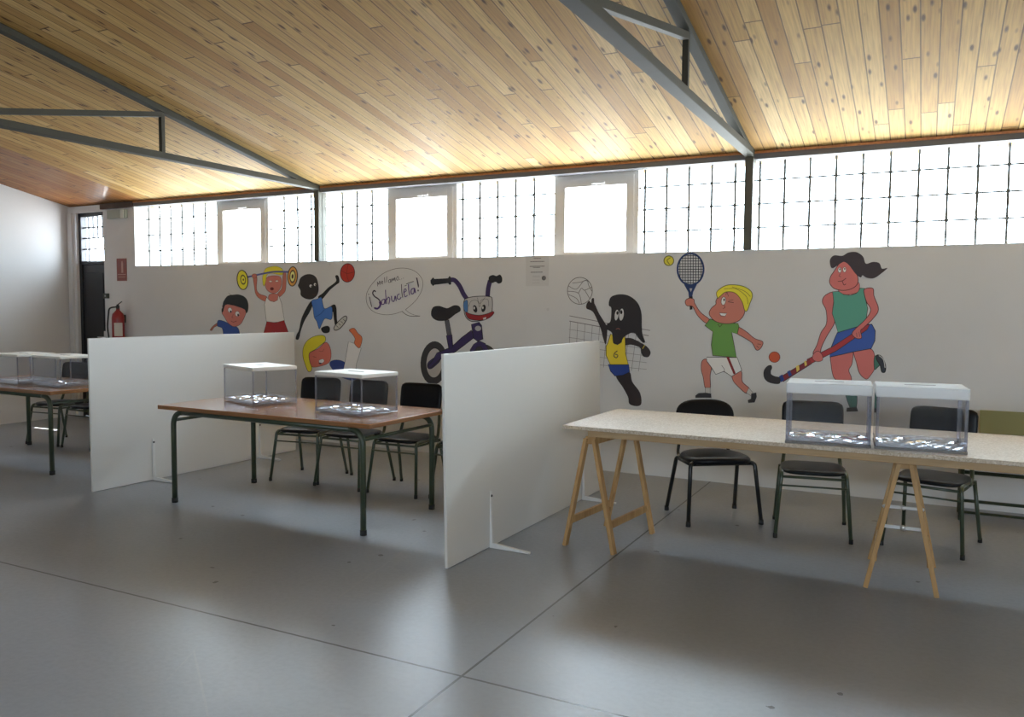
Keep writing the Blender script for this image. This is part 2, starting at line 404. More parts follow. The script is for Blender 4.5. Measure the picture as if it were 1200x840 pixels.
def thing(name, label, cat, loc=(0, 0, 0), rz=0, group=None):
    o = bpy.data.objects.new(name, None); S.collection.objects.link(o); o.empty_display_size = .1
    o.location = loc; o.rotation_euler = (0, 0, rz); return tag(o, label, cat, group)
def tag(o, label, cat, group=None, kind=None):
    if label: o['label'] = label
    if cat: o['category'] = cat
    if group: o['group'] = group
    if kind: o['kind'] = kind
    return o
def struct(o, label=None, cat=None):
    o['kind'] = 'structure'
    if label: o['label'] = label
    if cat: o['category'] = cat
    return o
def copy_tree(o, parent=None):
    c = o.copy(); S.collection.objects.link(c)
    if parent is not None: c.parent = parent
    for ch in list(o.children):
        if ch.name in S.collection.objects: copy_tree(ch, c)
    return c
def place(o, loc, rz, label):
    o.location = loc; o.rotation_euler = (0, 0, rz); o['label'] = label; return o

# ================================================================== THE SETTING
SILL, HEAD = 2.0, 2.77
CZ, CS = 2.815, .205               # ceiling height at the window wall, slope
RID = -5.2
def cz(y): return CZ + CS * abs(y) if y > RID else CZ + CS * (abs(RID) * 2 - abs(y))

struct(MB().box(LX - .3, RX + .3, RY - .3, .3, -.2, 0).build('floor', M_FLOOR), 'smooth grey painted concrete floor with two dark joints', 'floor')

# ceiling: two sloping boarded slabs meeting in a ridge
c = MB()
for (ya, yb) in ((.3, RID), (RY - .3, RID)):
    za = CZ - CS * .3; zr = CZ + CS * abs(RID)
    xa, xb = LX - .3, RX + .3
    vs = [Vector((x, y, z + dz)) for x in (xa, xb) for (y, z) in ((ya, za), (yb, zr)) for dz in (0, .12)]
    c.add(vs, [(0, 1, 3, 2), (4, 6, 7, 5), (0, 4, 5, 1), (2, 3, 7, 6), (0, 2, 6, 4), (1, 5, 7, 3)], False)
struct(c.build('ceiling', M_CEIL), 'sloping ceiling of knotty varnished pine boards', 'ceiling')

T = .3
DX0, DX1, DZ = -10.15, -9.59, 2.72       # the door opening
WX0 = -8.99                              # where the window band starts
b = MB()
b.box(DX1, RX + T, 0, T, 0, SILL)                     # below the window band
b.box(DX1, WX0, 0, T, SILL, CZ - .01)                   # pier between door and windows
b.box(LX - T, DX0, 0, T, 0, CZ - .01)
b.box(DX0, DX1, 0, T, DZ, CZ - .01)
b.box(WX0, RX + T, .06, T, HEAD + .0, CZ - .012)
struct(b.build('wall_back', M_WALL), 'long off-white wall under the high window band', 'wall')
struct(MB().box(WX0, RX + T, -.012, .10, HEAD - .022, CZ - .018).build('trim_1', M_LINT), 'board above the window band, its shade painted in as grey', 'trim')
struct(MB().box(WX0, RX + T, -.02, -.012, CZ - .022, CZ - .002).build('trim_2', M_FASC), 'thin orange wooden moulding along the ceiling edge', 'trim')
struct(MB().box(DX1 - .02, WX0, -.03, 0, CZ - .075, CZ - .004).build('pier_shade_strip', mat('pier_shade_brown', (.05, .022, .012, 1), .5)), 'dark brown strip painted as the shade above the pier', 'trim')  # dark strip added where only shade falls above the pier
# left wall (gable), right wall, opposite wall with openings for the added fill windows
def gable(x0, x1, name, label):
    m = MB(); pts = [(RY - .3, 0), (.3, 0), (.3, cz(0) - .06), (RID, cz(RID)), (RY - .3, cz(0) - .06)]
    n = len(pts); vs = [Vector((x0, y, z)) for y, z in pts] + [Vector((x1, y, z)) for y, z in pts]
    m.add(vs, [tuple(range(n)), tuple(range(2 * n - 1, n - 1, -1))] + [(i, (i + 1) % n, (i + 1) % n + n, i + n) for i in range(n)], False)
    return struct(m.build(name, M_WALL), label, 'wall')
gable(LX - .3, LX, 'wall_left', 'white gable wall at the far left end')
gable(RX, RX + .3, 'wall_right', 'white gable wall at the right end')
b = MB(); b.box(LX, RX, RY - T, RY, 0, SILL); b.box(LX, RX, RY - T, RY, HEAD, CZ - .01)
OW = list(OWP); _x = LX
for (a_, b_) in OW + [(RX, RX)]: b.box(_x, a_, RY - T, RY, SILL, HEAD); _x = b_
struct(b.build('wall_front', M_WALL), 'off-white wall opposite the mural wall', 'wall')

# ------------------------------------------------------------------ windows
GY = .20       # middle plane of the glass blocks
wn = [0]
def glass_blocks(x0, x1, anchor, label, y=GY, z0=SILL, z1=HEAD):
    wn[0] += 1
    P_ = .202
    xs = [x0] + [anchor + i * P_ for i in range(-80, 80) if x0 + .03 < anchor + i * P_ < x1 - .03] + [x1]
    zs = [z0, 2.2, 2.4, 2.6, z1]
    e = thing('window_%d' % wn[0], label, 'window'); struct(e)
    g = MB(); q = .006
    for i in range(len(xs) - 1):
        for j in range(4): g.box(xs[i] + q, xs[i + 1] - q, y - .032, y - .006, zs[j] + q, zs[j + 1] - q)
    g.build('glass_block_panel', M_BLOCK, e, bevel=.006)
    g = MB()
    for x in xs[1:-1]: g.box(x - .009, x + .009, y - .034, y - .018, z0, z1)
    for z in zs[1:-1]:
        g.box(x0, x1, y - .034, y - .018, z - .006, z + .006)
        for x in xs[1:-1]: g.box(x - .013, x + .013, y - .040, y - .034, z - .012, z + .012)
    g.build('mortar_grid', M_MORT, e)
    return e
def casement(x0, x1, label, y=GY):
    wn[0] += 1
    e = thing('window_%d' % wn[0], label, 'window'); struct(e)
    z0, z1 = SILL - .02, HEAD
    f = .055
    g = MB(); g.box(x0, x0 + f, y - .05, y + .03, z0, z1); g.box(x1 - f, x1, y - .05, y + .03, z0, z1)
    g.box(x0 + f, x1 - f, y - .05, y + .03, z1 - f, z1); g.box(x0 + f, x1 - f, y - .05, y + .03, z0, z0 + f)
    g.build('window_frame', M_PVC, e)
    a0, a1, b0, b1, s_ = x0 + f - .012, x1 - f + .012, z0 + .02, z1 - f + .012, .072
    g = MB(); g.box(a0, a0 + s_, y - .062, y + .01, b0, b1); g.box(a1 - s_, a1, y - .062, y + .01, b0, b1)
    g.box(a0 + s_, a1 - s_, y - .062, y + .01, b1 - s_ - .015, b1); g.box(a0 + s_, a1 - s_, y - .062, y + .01, b0, b0 + .035)
    g.build('sash', M_PVC, e, bevel=.002)
    MB().box(a0 + s_ - .01, a1 - s_ + .01, y - .035, y - .020, b0 + .02, b1 - s_).build('window_pane', M_PANE, e)
    cx = (a0 + a1) / 2
    h = MB(); h.box(cx - .03, cx + .03, y - .075, y - .061, b1 - s_ - .002, b1 - s_ + .022); h.box(cx - .028, cx + .10, y - .095, y - .075, b1 - s_ + .002, b1 - s_ + .018)
    h.build('window_handle', M_WMETAL, e, bevel=.003)
    return e
C1, C2 = -6.004, -1.375
glass_blocks(WX0, -7.71, -7.925, 'glass block panel at the left end of the window band')
casement(-7.71, -6.88, 'leftmost white casement window in the band')
glass_blocks(-6.88, C1, -6.25, 'narrow glass block panel left of the left column')
glass_blocks(C1, -5.18, -5.402, 'narrow glass block panel right of the left column')
casement(-5.18, -4.32, 'middle white casement window above the painted bicycle')
glass_blocks(-4.32, -3.23, -3.455, 'glass block panel above the printed notice')
casement(-3.23, -2.39, 'rightmost white casement window above the painted volleyball player')
glass_blocks(-2.39, C2, -1.528, 'glass block panel left of the right column')
glass_blocks(C2, RX, -1.321, 'long glass block panel right of the right column')
struct(MB().box(-30, 30, -40, RY - .3, -.4, -.2).build('ground', mat('light_cut_ground', (.13, .135, .13, 1), .9)), 'unseen dark ground added behind the opposite wall to cut low light', 'ground')  # unseen plane added to keep low light off the ceiling
for (a_, b_) in OW: casement(a_, b_, 'unseen casement window added in the opposite wall for fill daylight', y=RY - .15)
# ------------------------------------------------------------------ door in the corner
e = thing('door_1', 'narrow black door with barred glass transom in the far left corner', 'door'); struct(e)
g = MB(); g.box(DX0, DX0 + .05, .04, .13, 0, DZ); g.box(DX1 - .03, DX1, .04, .13, 0, DZ); g.box(DX0, DX1, .04, .13, DZ - .05, DZ); g.box(DX0, DX1, .04, .13, 2.04, 2.085)
g.build('door_frame', M_DOOR, e, bevel=.004)
g = MB(); g.box(DX0 + .05, DX1 - .03, .06, .10, .01, 2.04)
for z0, z1 in ((.15, .95), (1.05, 1.93)): g.box(DX0 + .12, DX1 - .10, .052, .06, z0, z1)
g.build('door_leaf', M_DOOR, e, bevel=.004)
g = MB(); xa, xb = DX0 + .05, DX1 - .03; wz = xb - xa
for z in (2.245, 2.39, 2.53): g.box(xa, xb, .07, .095, z - .008, z + .008)
g.box(xa + wz * .22 - .006, xa + wz * .22 + .006, .07, .095, 2.085, DZ - .05)
for q in (.41, .60, .80): g.box(xa + wz * q - .005, xa + wz * q + .005, .07, .095, 2.39, DZ - .05)
g.build('transom_bars', M_DOOR, e)
MB().box(xa, xb, .10, .106, 2.085, DZ - .05).build('transom_glass', M_PANE, e)
g = MB(); g.box(xb - .07, xb - .035, .045, .06, .98, 1.16); g.tube([(xb - .052, .045, 1.08), (xb - .052, .005, 1.08), (xb - .14, .005, 1.08)], .008)
g.build('door_handle', M_ZINC, e)

# unseen eave added outside to block the high sun from the band
struct(MB().box(WX0 + .0, RX + .4, .3, .72, CZ + .0, CZ + .05).build('sun_block_eave', M_WALL), 'unseen eave added outside the window band to block the sun', 'trim')

# ------------------------------------------------------------------ steel columns and trusses
def truss(x, name_label, col_label):
    hw = .034
    g = MB(); g.box(x - hw, x - hw + .012, -.03, .09, SILL, HEAD + .03); g.box(x + hw - .012, x + hw, -.03, .09, SILL, HEAD + .03); g.box(x - hw, x + hw, .02, .032, SILL, HEAD + .03); g.box(x - hw, x + hw, -.035, -.025, SILL, HEAD)
    o = g.build('steel_column', M_COLUMN, bevel=.002); struct(o, col_label, 'column')
    e = thing('roof_truss', name_label, 'truss')
    zl = 2.775
    g = MB(); g.bar((x, -.02, zl + .03), (x, RY + .02, zl + .03), .085, .055); g.build('bottom_chord', M_STEEL, e, bevel=.004)
    g = MB()
    for sgn in (1, -1):
        y0 = -.02 if sgn == 1 else RY + .02
        g.bar((x, y0, cz(y0) - .030), (x, RID, cz(RID) - .030), .07, .05)
    g.build('top_chord', M_STEEL, e, bevel=.004)
    vy = [-2.03, -3.65, RID, RY + 3.65, RY + 2.03]
    for y in vy:
        MB().bar((x, y, zl + .05), (x, y, cz(y) - .05), .038, .038, (0, 1, 0)).build('web_post', M_STEEL, e, bevel=.002)
    for (ya, yb) in ((vy[0], vy[1]), (vy[1], vy[2]), (vy[4], vy[3]), (vy[3], vy[2])):
        MB().bar((x, ya, cz(ya) - .07), (x, yb, zl + .07), .045, .045).build('diagonal_brace', M_STEEL, e, bevel=.002)
truss(C1, 'grey steel roof truss at the left side', 'slim steel column between the left window panels')
truss(C2, 'grey steel roof truss running overhead at upper right', 'dark steel column between the right window panels')

# ================================================================== TABLES
def school_table(label, lx, ly, h, loc, rz):
    e = thing('school_table', label, 'table', loc, rz, 'brown tables with green frames')
    x, y = lx / 2, ly / 2
    MB().box(-x, x, -y, y, h - .004, h).build('tabletop', M_PLY, e, bevel=.0015)
    MB().box(-x, x, -y, y, h - .030, h - .004).build('tabletop_edge', M_PLYE, e, bevel=.002)
    r = .02; zt = h - .052
    fx, fy = x - .10, y - .06
    for sgn in (-1, 1):
        g = MB(); pts = fillet([(-fx, sgn * fy, .02), (-fx, sgn * fy, zt), (fx, sgn * fy, zt), (fx, sgn * fy, .02)], .11, 8)
        # rail between the legs, then each leg a part of its own
        nl = 9
        MB().tube(pts[nl:-nl], r, 14).build('table_rail', M_GREEN, e)
        for pp in (pts[:nl + 1], pts[-nl - 1:][::-1]):
            lg = MB().tube(pp, r, 14).build('leg', M_GREEN, e)
            MB().lathe([(0, 0), (r + .003, 0), (r + .003, .035), (0, .035)], 14, (pp[0].x, pp[0].y, 0)).build('foot_cap', M_FOOTC, lg)
    for sgn in (-1, 1):
        MB().tube([(sgn * fx, -fy + .01, h - .115), (sgn * fx, fy - .01, h - .115)], .012, 10).build('side_rail', M_GREEN, e)
    return e
t1 = school_table('long brown table with green tube frame, in full view between the two white panels', 2.02, .92, .748, (-4.165, -2.36, 0), R(-1.2))
school_table('brown table with green tube frame at the left edge, behind the far white panel', 1.9, .94, .748, (-7.70, -2.13, 0), R(-1))

def chip_table():
    e = thing('trestle_tabletop', 'long pale chipboard tabletop laid on the wooden trestles', 'tabletop', (-2.015, -2.39, 0), R(-1.0))
    L = 3.3
    MB().box(0, L, 0, .97, .75, .772).build('chipboard_sheet', M_CHIP, e, bevel=.002)
    MB().box(.16, L - .1, .03, .90, .708, .75).build('lower_board', M_PINE2, e, bevel=.002)
    return e
chip_table()

def trestle(label, loc, rz, half, L, spread):
    # spread: whether the frames carry metal spreaders
    """two A-frames along y, ridge on top; half = half spread of the feet"""
    e = thing('wooden_trestle', label, 'trestle', loc, rz, 'pine trestles under the chipboard table')
    H_ = .708; y = L / 2
    MB().box(-.035, .035, -y, y, H_ - .045, H_).build('ridge_bar', M_PINE, e, bevel=.002)
    for sx_ in (-1, 1):
        for sy_ in (-1, 1):
            MB().bar((sx_ * half, sy_ * y, .0), (sx_ * .028, sy_ * y, H_ - .012), .040, .024, (1, 0, 0)).build('leg', M_PINE, e, bevel=.002)
        q = .20 / H_; xx = sx_ * (half * (1 - q) + .028 * q)
        MB().bar((xx, -y, .17), (xx, y, .17), .020, .045).build('crossbar', M_PINE, e, bevel=.002)
    for sy_ in ((-1, 1) if spread else ()):
        yy = sy_ * (y - .03 * sy_ * sy_) ; z = .34; q = z / H_; xx = half * (1 - q) + .028 * q
        g = MB(); g.bar((-xx, yy, z), (xx, yy, z - .0), .004, .018)
        g.lathe([(0, -.006), (.014, -.006), (.014, .006), (0, .006)], 12, (0, yy - .003, z), Matrix.Rotation(R(90), 3, 'X'))
        for s2 in (-1, 1): g.lathe([(0, -.006), (.010, -.006), (.010, .006), (0, .006)], 10, (s2 * xx, yy - .003, z), Matrix.Rotation(R(90), 3, 'X'))
        g.build('metal_spreader', M_ZINC, e)
    return e
trestle('pine trestle at the left end of the pale chipboard table', (-1.80, -2.09, 0), R(-7), .172, .56, 0)
# second trestle points towards the viewer side
trestle('pine trestle under the middle of the chipboard table, below the clear boxes', (-.091, -2.005, 0), R(1.2), .172, .55, 1)

# ------------------------------------------------------------------ ballot boxes
def ballot_box(label, wx, wy, h, loc, rz, lid_mat, lid_h=.04, bigedge=.012, grp=None):
    e = thing('ballot_box', label, 'ballot box', loc, rz, grp)
    x, y, t = wx / 2, wy / 2, .004
    for (a, b_, c_, d_) in ((-x, x, -y, -y + t), (-x, x, y - t, y), (-x, -x + t, -y + t, y - t), (x - t, x, -y + t, y - t)):
        MB().box(a, b_, c_, d_, .012, h).build('side_pane', M_CLEAR, e)
    q = bigedge
    for sx_ in (-1, 1):
        for sy_ in (-1, 1):
            MB().box(min(sx_ * (x - q), sx_ * (x + .001)), max(sx_ * (x - q), sx_ * (x + .001)), min(sy_ * (y - q * .5), sy_ * (y + .001)), max(sy_ * (y - q * .5), sy_ * (y + .001)), .012, h).build('corner_edge', M_EDGE, e)
    g = MB(); g.box(-x - .004, x + .004, -y - .004, y + .004, 0, .014); g.box(-x, x, -y, -y + .008, .014, .04); g.box(-x, x, y - .008, y, .014, .04)
    g.box(-x, -x + .008, -y, y, .014, .04); g.box(x - .008, x, -y, y, .014, .04)
    g.build('moulded_base', M_BASEP, e, bevel=.003)
    # rippled clear floor of the box, catching the window light
    g = MB(); nx, ny = 15, 11; vs = []
    rnd = random.Random(5)
    for i in range(nx + 1):
        for j in range(ny + 1):
            vs.append(Vector((-x + .012 + (wx - .024) * i / nx, -y + .012 + (wy - .024) * j / ny, .020 + rnd.random() * .011 + .004 * math.sin(i * 1.3) * math.cos(j * 1.1))))
    g.add(vs, [(i * (ny + 1) + j, (i + 1) * (ny + 1) + j, (i + 1) * (ny + 1) + j + 1, i * (ny + 1) + j + 1) for i in range(nx) for j in range(ny)], False)
    g.build('rippled_floor', M_RIP, e)
    g = MB(); g.box(-x - .004, x + .004, -y - .004, y + .004, h - .0, h + lid_h)
    l = g.build('lid', lid_mat, e, bevel=.006)
    MB().box(-.075, .075, -.006, .006, h + lid_h, h + lid_h + .0015).build('ballot_slot', mat('slot_shadow', (.12, .12, .12, 1), .5), l)
    return e
G1 = 'ballot boxes on the brown table'; G2 = 'ballot boxes on the chipboard table'; G3 = 'ballot boxes on the far left table'
ballot_box('clear ballot box with off-white lid, left one on the long brown table', .50, .36, .265, (-4.66, -2.27, .748), R(-19), M_LID, .028, grp=G1)
ballot_box('clear ballot box with white lid, right one on the long brown table, before chair backs', .47, .35, .265, (-3.62, -2.39, .748), R(-8), M_LID, .028, grp=G1)
ballot_box('clear ballot box with frosted lid, left one on the chipboard table', .425, .30, .275, (-.477, -2.235, .772), R(5), M_LIDT, .058, .014, grp=G2)
ballot_box('clear ballot box with frosted lid, right one on the chipboard table', .425, .30, .275, (-.030, -2.20, .772), R(5), M_LIDT, .058, .014, grp=G2)
ballot_box('clear ballot box with cream lid, nearest the corner of the far left table', .46, .36, .265, (-7.16, -2.20, .748), R(-4), M_LID, .022, grp=G3)
ballot_box('clear ballot box with cream lid, cut off by the left edge of the photo', .46, .36, .265, (-7.76, -2.22, .748), R(-4), M_LID, .022, grp=G3)

# ------------------------------------------------------------------ chairs
def make_green_chair():
    e = thing('stacking_chair', 'x', 'chair', group='black padded chairs with green tube legs')
    r = .0125; hw, hf, hb = .215, -.215, .215       # foot positions
    sw = .20
    MB().pad(.41, .40, .035, 4, 0, 44, Matrix.Translation((0, -.01, .435)), .3).build('seat', M_BLACKP, e)
    Mb = Matrix.Translation((0, .205, .745)) @ Matrix.Rotation(R(82), 4, 'X')
    MB().pad(.405, .245, .032, 7, .25, 44, Mb, .15).build('backrest', M_BLACKP, e)
    for s in (-1, 1):
        pts = fillet([(s * .232, hf - .025, .015), (s * sw, -.185, .425), (s * sw, .0, .425)], .035, 6)
        lg = MB().tube(pts, r, 12).build('leg', M_GREEN, e)
        MB().lathe([(0, 0), (.014, 0), (.013, .03), (0, .03)], 12, (s * .232, hf - .025, 0)).build('foot_cap', M_FOOTC, lg)
        pts = [(s * .232, hb + .035, .015), (s * .205, .155, .415)]
        lg = MB().tube(pts, r, 12).build('leg', M_GREEN, e)
        MB().lathe([(0, 0), (.014, 0), (.013, .03), (0, .03)], 12, (s * .232, hb + .035, 0)).build('foot_cap', M_FOOTC, lg)
        MB().tube(fillet([(s * sw, .0, .412), (s * .19, .16, .412), (s * .175, .205, .56), (s * .165, .222, .74)], .06, 6), r, 12).build('back_post', M_GREEN, e)
    g = MB(); g.tube([(-sw, -.185, .40), (sw, -.185, .40)], .009, 10); g.tube([(-sw, .15, .40), (sw, .15, .40)], .009, 10); g.tube([(-.212, -.205, .345), (.212, -.205, .345)], .006, 10)
    for s in (-1, 1): g.tube([(s * sw, -.185, .40), (s * sw, .15, .40)], .008, 10)
    g.build('seat_frame', M_GREEN, e)
    return e
ch = make_green_chair()
spots = [
    ((-4.81, -1.54, 0), 9, 'black padded chair with green legs behind the brown table, leftmost of its row'),
    ((-4.31, -1.54, 0), 0, 'black padded chair with green legs seen through the clear box on the brown table'),
    ((-3.77, -1.53, 0), 1, 'black padded chair with green legs behind the brown table, backrest beside the near panel'),
    ((-3.22, -1.45, 0), 2, 'black padded chair with green legs almost hidden behind the near white panel'),
    ((-.665, -1.255, 0), 9.7, 'black padded chair with green legs behind the left frosted ballot box'),
    ((.06, -1.20, 0), -13.5, 'black padded chair with green legs by the olive bench, behind the right frosted box'),
    ((-8.42, -1.42, 0), 6, 'black padded chair behind the far left table, seen beside its ballot box'),
    ((-7.86, -1.40, 0), 0, 'black padded chair behind the far left table, half hidden by the far panel'),
]
for i, (loc, rz, lab) in enumerate(spots):
    o = ch if i == 0 else copy_tree(ch)
    place(o, loc, R(rz), lab)

def black_chair():
    e = thing('conference_chair', 'black conference chair with rounded backrest and black oval legs, behind the chipboard table', 'chair', (-1.345, -1.20, 0), R(35))
    MB().pad(.47, .42, .055, 3.0, -.25, 48, Matrix.Translation((0, -.02, .45)), .35).build('seat', M_BLACKP, e)
    Mb = Matrix.Translation((0, .20, .69)) @ Matrix.Rotation(R(80), 4, 'X')
    MB().pad(.45, .29, .045, 2.9, .45, 48, Mb, .2).build('backrest', M_BLACKP, e)
    for s in (-1, 1):
        for (fy, ty, lab) in ((-.23, -.17, 0), (.23, .12, 1)):
            lg = MB().tube(fillet([(s * .265, fy, .02), (s * .235, ty, .42), (s * .20, ty * .8, .425)], .03, 5), .0145, 14).build('leg', M_BLACKM, e)
            MB().lathe([(0, 0), (.018, 0), (.016, .035), (0, .035)], 12, (s * .265, fy, 0)).build('foot_cap', M_FOOTC, lg)
        MB().tube(fillet([(s * .20, .0, .415), (s * .20, .20, .42), (s * .17, .225, .60), (s * .15, .215, .70)], .05, 6), .012, 12).build('back_post', M_BLACKM, e)
    g = MB()
    for s in (-1, 1): g.tube([(s * .225, -.16, .415), (s * .225, .12, .415)], .013, 10)
    g.tube([(-.225, -.15, .415), (.225, -.15, .415)], .011, 10); g.tube([(-.225, .12, .415), (.225, .12, .415)], .011, 10)
    g.build('seat_frame', M_BLACKM, e)
black_chair()

# ------------------------------------------------------------------ bench by the wall
def bench():
    e = thing('wall_bench', 'low bench with olive backrest and brown seat against the wall at the right edge', 'bench', (.12, -.50, 0), 0)
    L = 1.8
    MB().box(0, L, 0, .32, .425, .455).build('seat', M_PLY, e, bevel=.004)
    MB().box(.24, L - .05, .36, .38, .60, .77).build('backrest', M_OLIVE, e, bevel=.003)
    for x in (.13, L - .13):
        MB().tube([(x, .08, 0), (x, .08, .425)], .016, 12).build('leg', M_GREEN, e)
        MB().tube([(x, .34, 0), (x, .34, .425), (x, .355, .72)], .016, 12).build('leg', M_GREEN, e)
        MB().tube([(x, .08, .09), (x, .34, .09)], .011, 10).build('foot_rail', M_GREEN, e)
    MB().tube([(.13, .10, .345), (L - .13, .10, .345)], .013, 12).build('stretcher', M_GREEN, e)
    MB().tube([(.13, .34, .09), (L - .13, .34, .09)], .012, 12).build('stretcher', M_GREEN, e)
    MB().tube([(.13, .08, .06), (L - .13, .08, .06)], .010, 12).build('stretcher', M_GREEN, e)
bench()

# ------------------------------------------------------------------ white partition panels
def partition(label, near, far, lean, offs, brk):
    n, f = Vector((*near, 0)), Vector((*far, 0)); d = f - n; L = d.length
    rz = math.atan2(-d.x, d.y)
    e = thing('partition_panel', label, 'partition', n, rz, 'white partition panels')
    p = MB().box(-.009, .009, 0, L, .004, 1.237).build('panel_board', M_PANEL, e, bevel=.0015)
    p.rotation_euler = (0, R(lean), 0)
    for y in brk:
        for s in (-1, 1):
            b = MB(); b.prism([(s * .011, .012), (s * .011, .36), (s * .017, .36), (s * .032, .034), (s * .29, .012), (s * .29, .002), (s * .011, .002)], y - .010, y + .010)
            o = b.build('support_foot', M_WMETAL, e, bevel=.001)
            MB().lathe([(0, 0), (.008, 0), (.008, .004), (0, .004)], 10, (s * .018, y, .33), Matrix.Rotation(R(90 * s), 3, 'Y')).build('screw', M_FOOTC, o)
    return e
partition('tall white partition panel on the left, reaching behind the long brown table', (-5.925, -2.834), (-5.843, -.578), -.2, 0, (.56, 1.76))
partition('tall white partition panel in the centre, left of the chipboard table', (-2.415, -3.114), (-2.375, -.774), -1.3, 0, (.49, 1.95))

# ------------------------------------------------------------------ things on the wall
def disc_prof(r, t): return [(0, 0), (r, 0), (r, t), (0, t)]
def extinguisher():
    e = thing('fire_extinguisher', 'red fire extinguisher hung on the pier beside the black door', 'fire extinguisher', (-9.21, -.10, .98), R(52))
    MB().lathe([(0, 0), (.062, .0), (.072, .012), (.074, .05), (.074, .36), (.066, .41), (.035, .445), (.022, .46), (.022, .485), (0, .485)], 28).build('cylinder', M_RED, e)
    MB().box(-.045, .05, -.0785, -.070, .13, .30).build('instruction_label', mat('label_white', (.62, .58, .54, 1), .5), e, bevel=.002)
    g = MB(); g.box(-.02, .02, -.02, .02, .48, .52); g.box(-.012, .012, -.09, .03, .52, .532); g.bar((0, -.02, .50), (0, -.10, .47), .02, .008); g.bar((-.0, 0, .53), (.05, 0, .57), .02, .012)
    g.build('valve_handle', M_FOOTC, e, bevel=.002)
    MB().tube(fillet([(-.015, 0, .50), (-.10, -.01, .49), (-.125, -.015, .25), (-.10, -.01, .02)], .06, 6), .010, 10).build('hose', M_RUBB, e)
    MB().box(-.02, .02, .06, .10, .30, .40, Matrix.Rotation(R(-52), 4, 'Z')).build('wall_bracket', M_FOOTC, e)
extinguisher()
def wall_sign():
    a, b_ = on_wall(137, 303), on_wall(149, 329)
    x0, x1, z1, z0 = a.x, b_.x, a.z, b_.z
    e = thing('safety_sign', 'small red-brown fire extinguisher sign on the pier above the extinguisher', 'sign', (0, 0, 0))
    MB().box(x0, x1, -.006, 0, z0, z1).build('sign_plate', M_SIGN, e)
    g = MB(); w_ = x1 - x0; h_ = z1 - z0
    cx = x0 + w_ * .58
    g.prism([(cx - .018, z0 + h_ * .36), (cx + .018, z0 + h_ * .36), (cx + .018, z0 + h_ * .78), (cx + .008, z0 + h_ * .88), (cx - .012, z0 + h_ * .88), (cx - .018, z0 + h_ * .78)], -.008, -.006)
    g.box(x0 + w_ * .08, x1 - w_ * .08, -.008, -.006, z0 + h_ * .27, z0 + h_ * .30); g.box(x0 + w_ * .14, x1 - w_ * .14, -.008, -.006, z0 + h_ * .16, z0 + h_ * .185)
    g.build('sign_print', M_SIGNW, e)
wall_sign()
def emergency_light():
    a, b_ = on_wall(129, 247), on_wall(150, 255.5)
    e = thing('emergency_light', 'small grey emergency light high on the pier beside the windows', 'light', (0, 0, 0))
    MB().box(a.x, b_.x, -.05, 0, b_.z, a.z).build('housing', M_LAMPG, e, bevel=.006)
    MB().box(b_.x - .07, b_.x - .012, -.062, -.05, b_.z - .004, a.z + .004).build('lamp_cover', M_LAMPW, e, bevel=.006)
emergency_light()
e = thing('door_release_box', 'small dark olive box on the wall just right of the black door', 'switch', (0, 0, 0))
MB().box(-9.585, -9.50, -.03, 0, 1.59, 1.655).build('housing', M_BOXB, e, bevel=.004)
MB().box(-9.55, -9.53, -.036, -.03, 1.61, 1.635).build('button', M_LGREY, e, bevel=.002)
# second switch: a small stud low on the far panel and a conduit in the corner
struct(MB().box(LX + .02, LX + .10, -.03, 0, 0, 2.72).build('trim_7', M_WALL), 'pale vertical casing in the corner beside the door', 'trim')

def notice():
    e = thing('printed_notice', 'faint printed notice sheet pinned just under the window sill', 'notice', (0, 0, 0))
    x0, x1, z0, z1 = -3.455, -3.215, 1.71, 1.99
    g = MB(); g.box(x0, x1, -.003, 0, z0, z1); g.cur = 1; w_ = x1 - x0
    rows = [(.94, .35, .65), (.83, .2, .8), (.67, .18, .82), (.63, .32, .6), (.47, .22, .74)]
    for (q, a, b_) in rows:
        z = z0 + (z1 - z0) * q; xx = x0 + w_ * a
        while xx < x0 + w_ * b_:
            l_ = random.uniform(.008, .018); g.box(xx, xx + l_, -.0045, -.003, z - .004, z + .004); xx += l_ + .004
    g.lathe(disc_prof(.022, .0015), 20, (x0 + w_ * .8, -.003, z0 + .075), Matrix.Rotation(R(90), 3, 'X'))
    g.cur = 2
    for q in (.34, .30, .2, .1): g.box(x0 + w_ * .3, x0 + w_ * .62, -.0042, -.003, z0 + (z1 - z0) * q, z0 + (z1 - z0) * q + .003)
    g.build('printed_sheet', [mat('notice_paper', (.66, .655, .65, 1), .6), M_GREY, M_LGREY], e)
notice()

# ================================================================== WALL PAINTINGS
def spline(pts, n=6, closed=True):
    P = [Vector(p) for p in pts]; N = len(P); out = []
    rng = range(N) if closed else range(N - 1)
    for i in rng:
        if closed: p0, p1, p2, p3 = P[(i - 1) % N], P[i], P[(i + 1) % N], P[(i + 2) % N]
        else: p0, p1, p2, p3 = P[max(i - 1, 0)], P[i], P[i + 1], P[min(i + 2, N - 1)]
        for k_ in range(n):
            t = k_ / n
            out.append(.5 * ((2 * p1) + (-p0 + p2) * t + (2 * p0 - 5 * p1 + 4 * p2 - p3) * t * t + (-p0 + 3 * p1 - 3 * p2 + p3) * t ** 3))
    if not closed: out.append(P[-1])
    return out
PAINTK = 1.75
PM = {}
def paint(col):
    if col not in PM: PM[col] = mat('paint_%02x%02x%02x' % col, rgb(*col, PAINTK), .55)
    return PM[col]
BLK = (22, 19, 20)
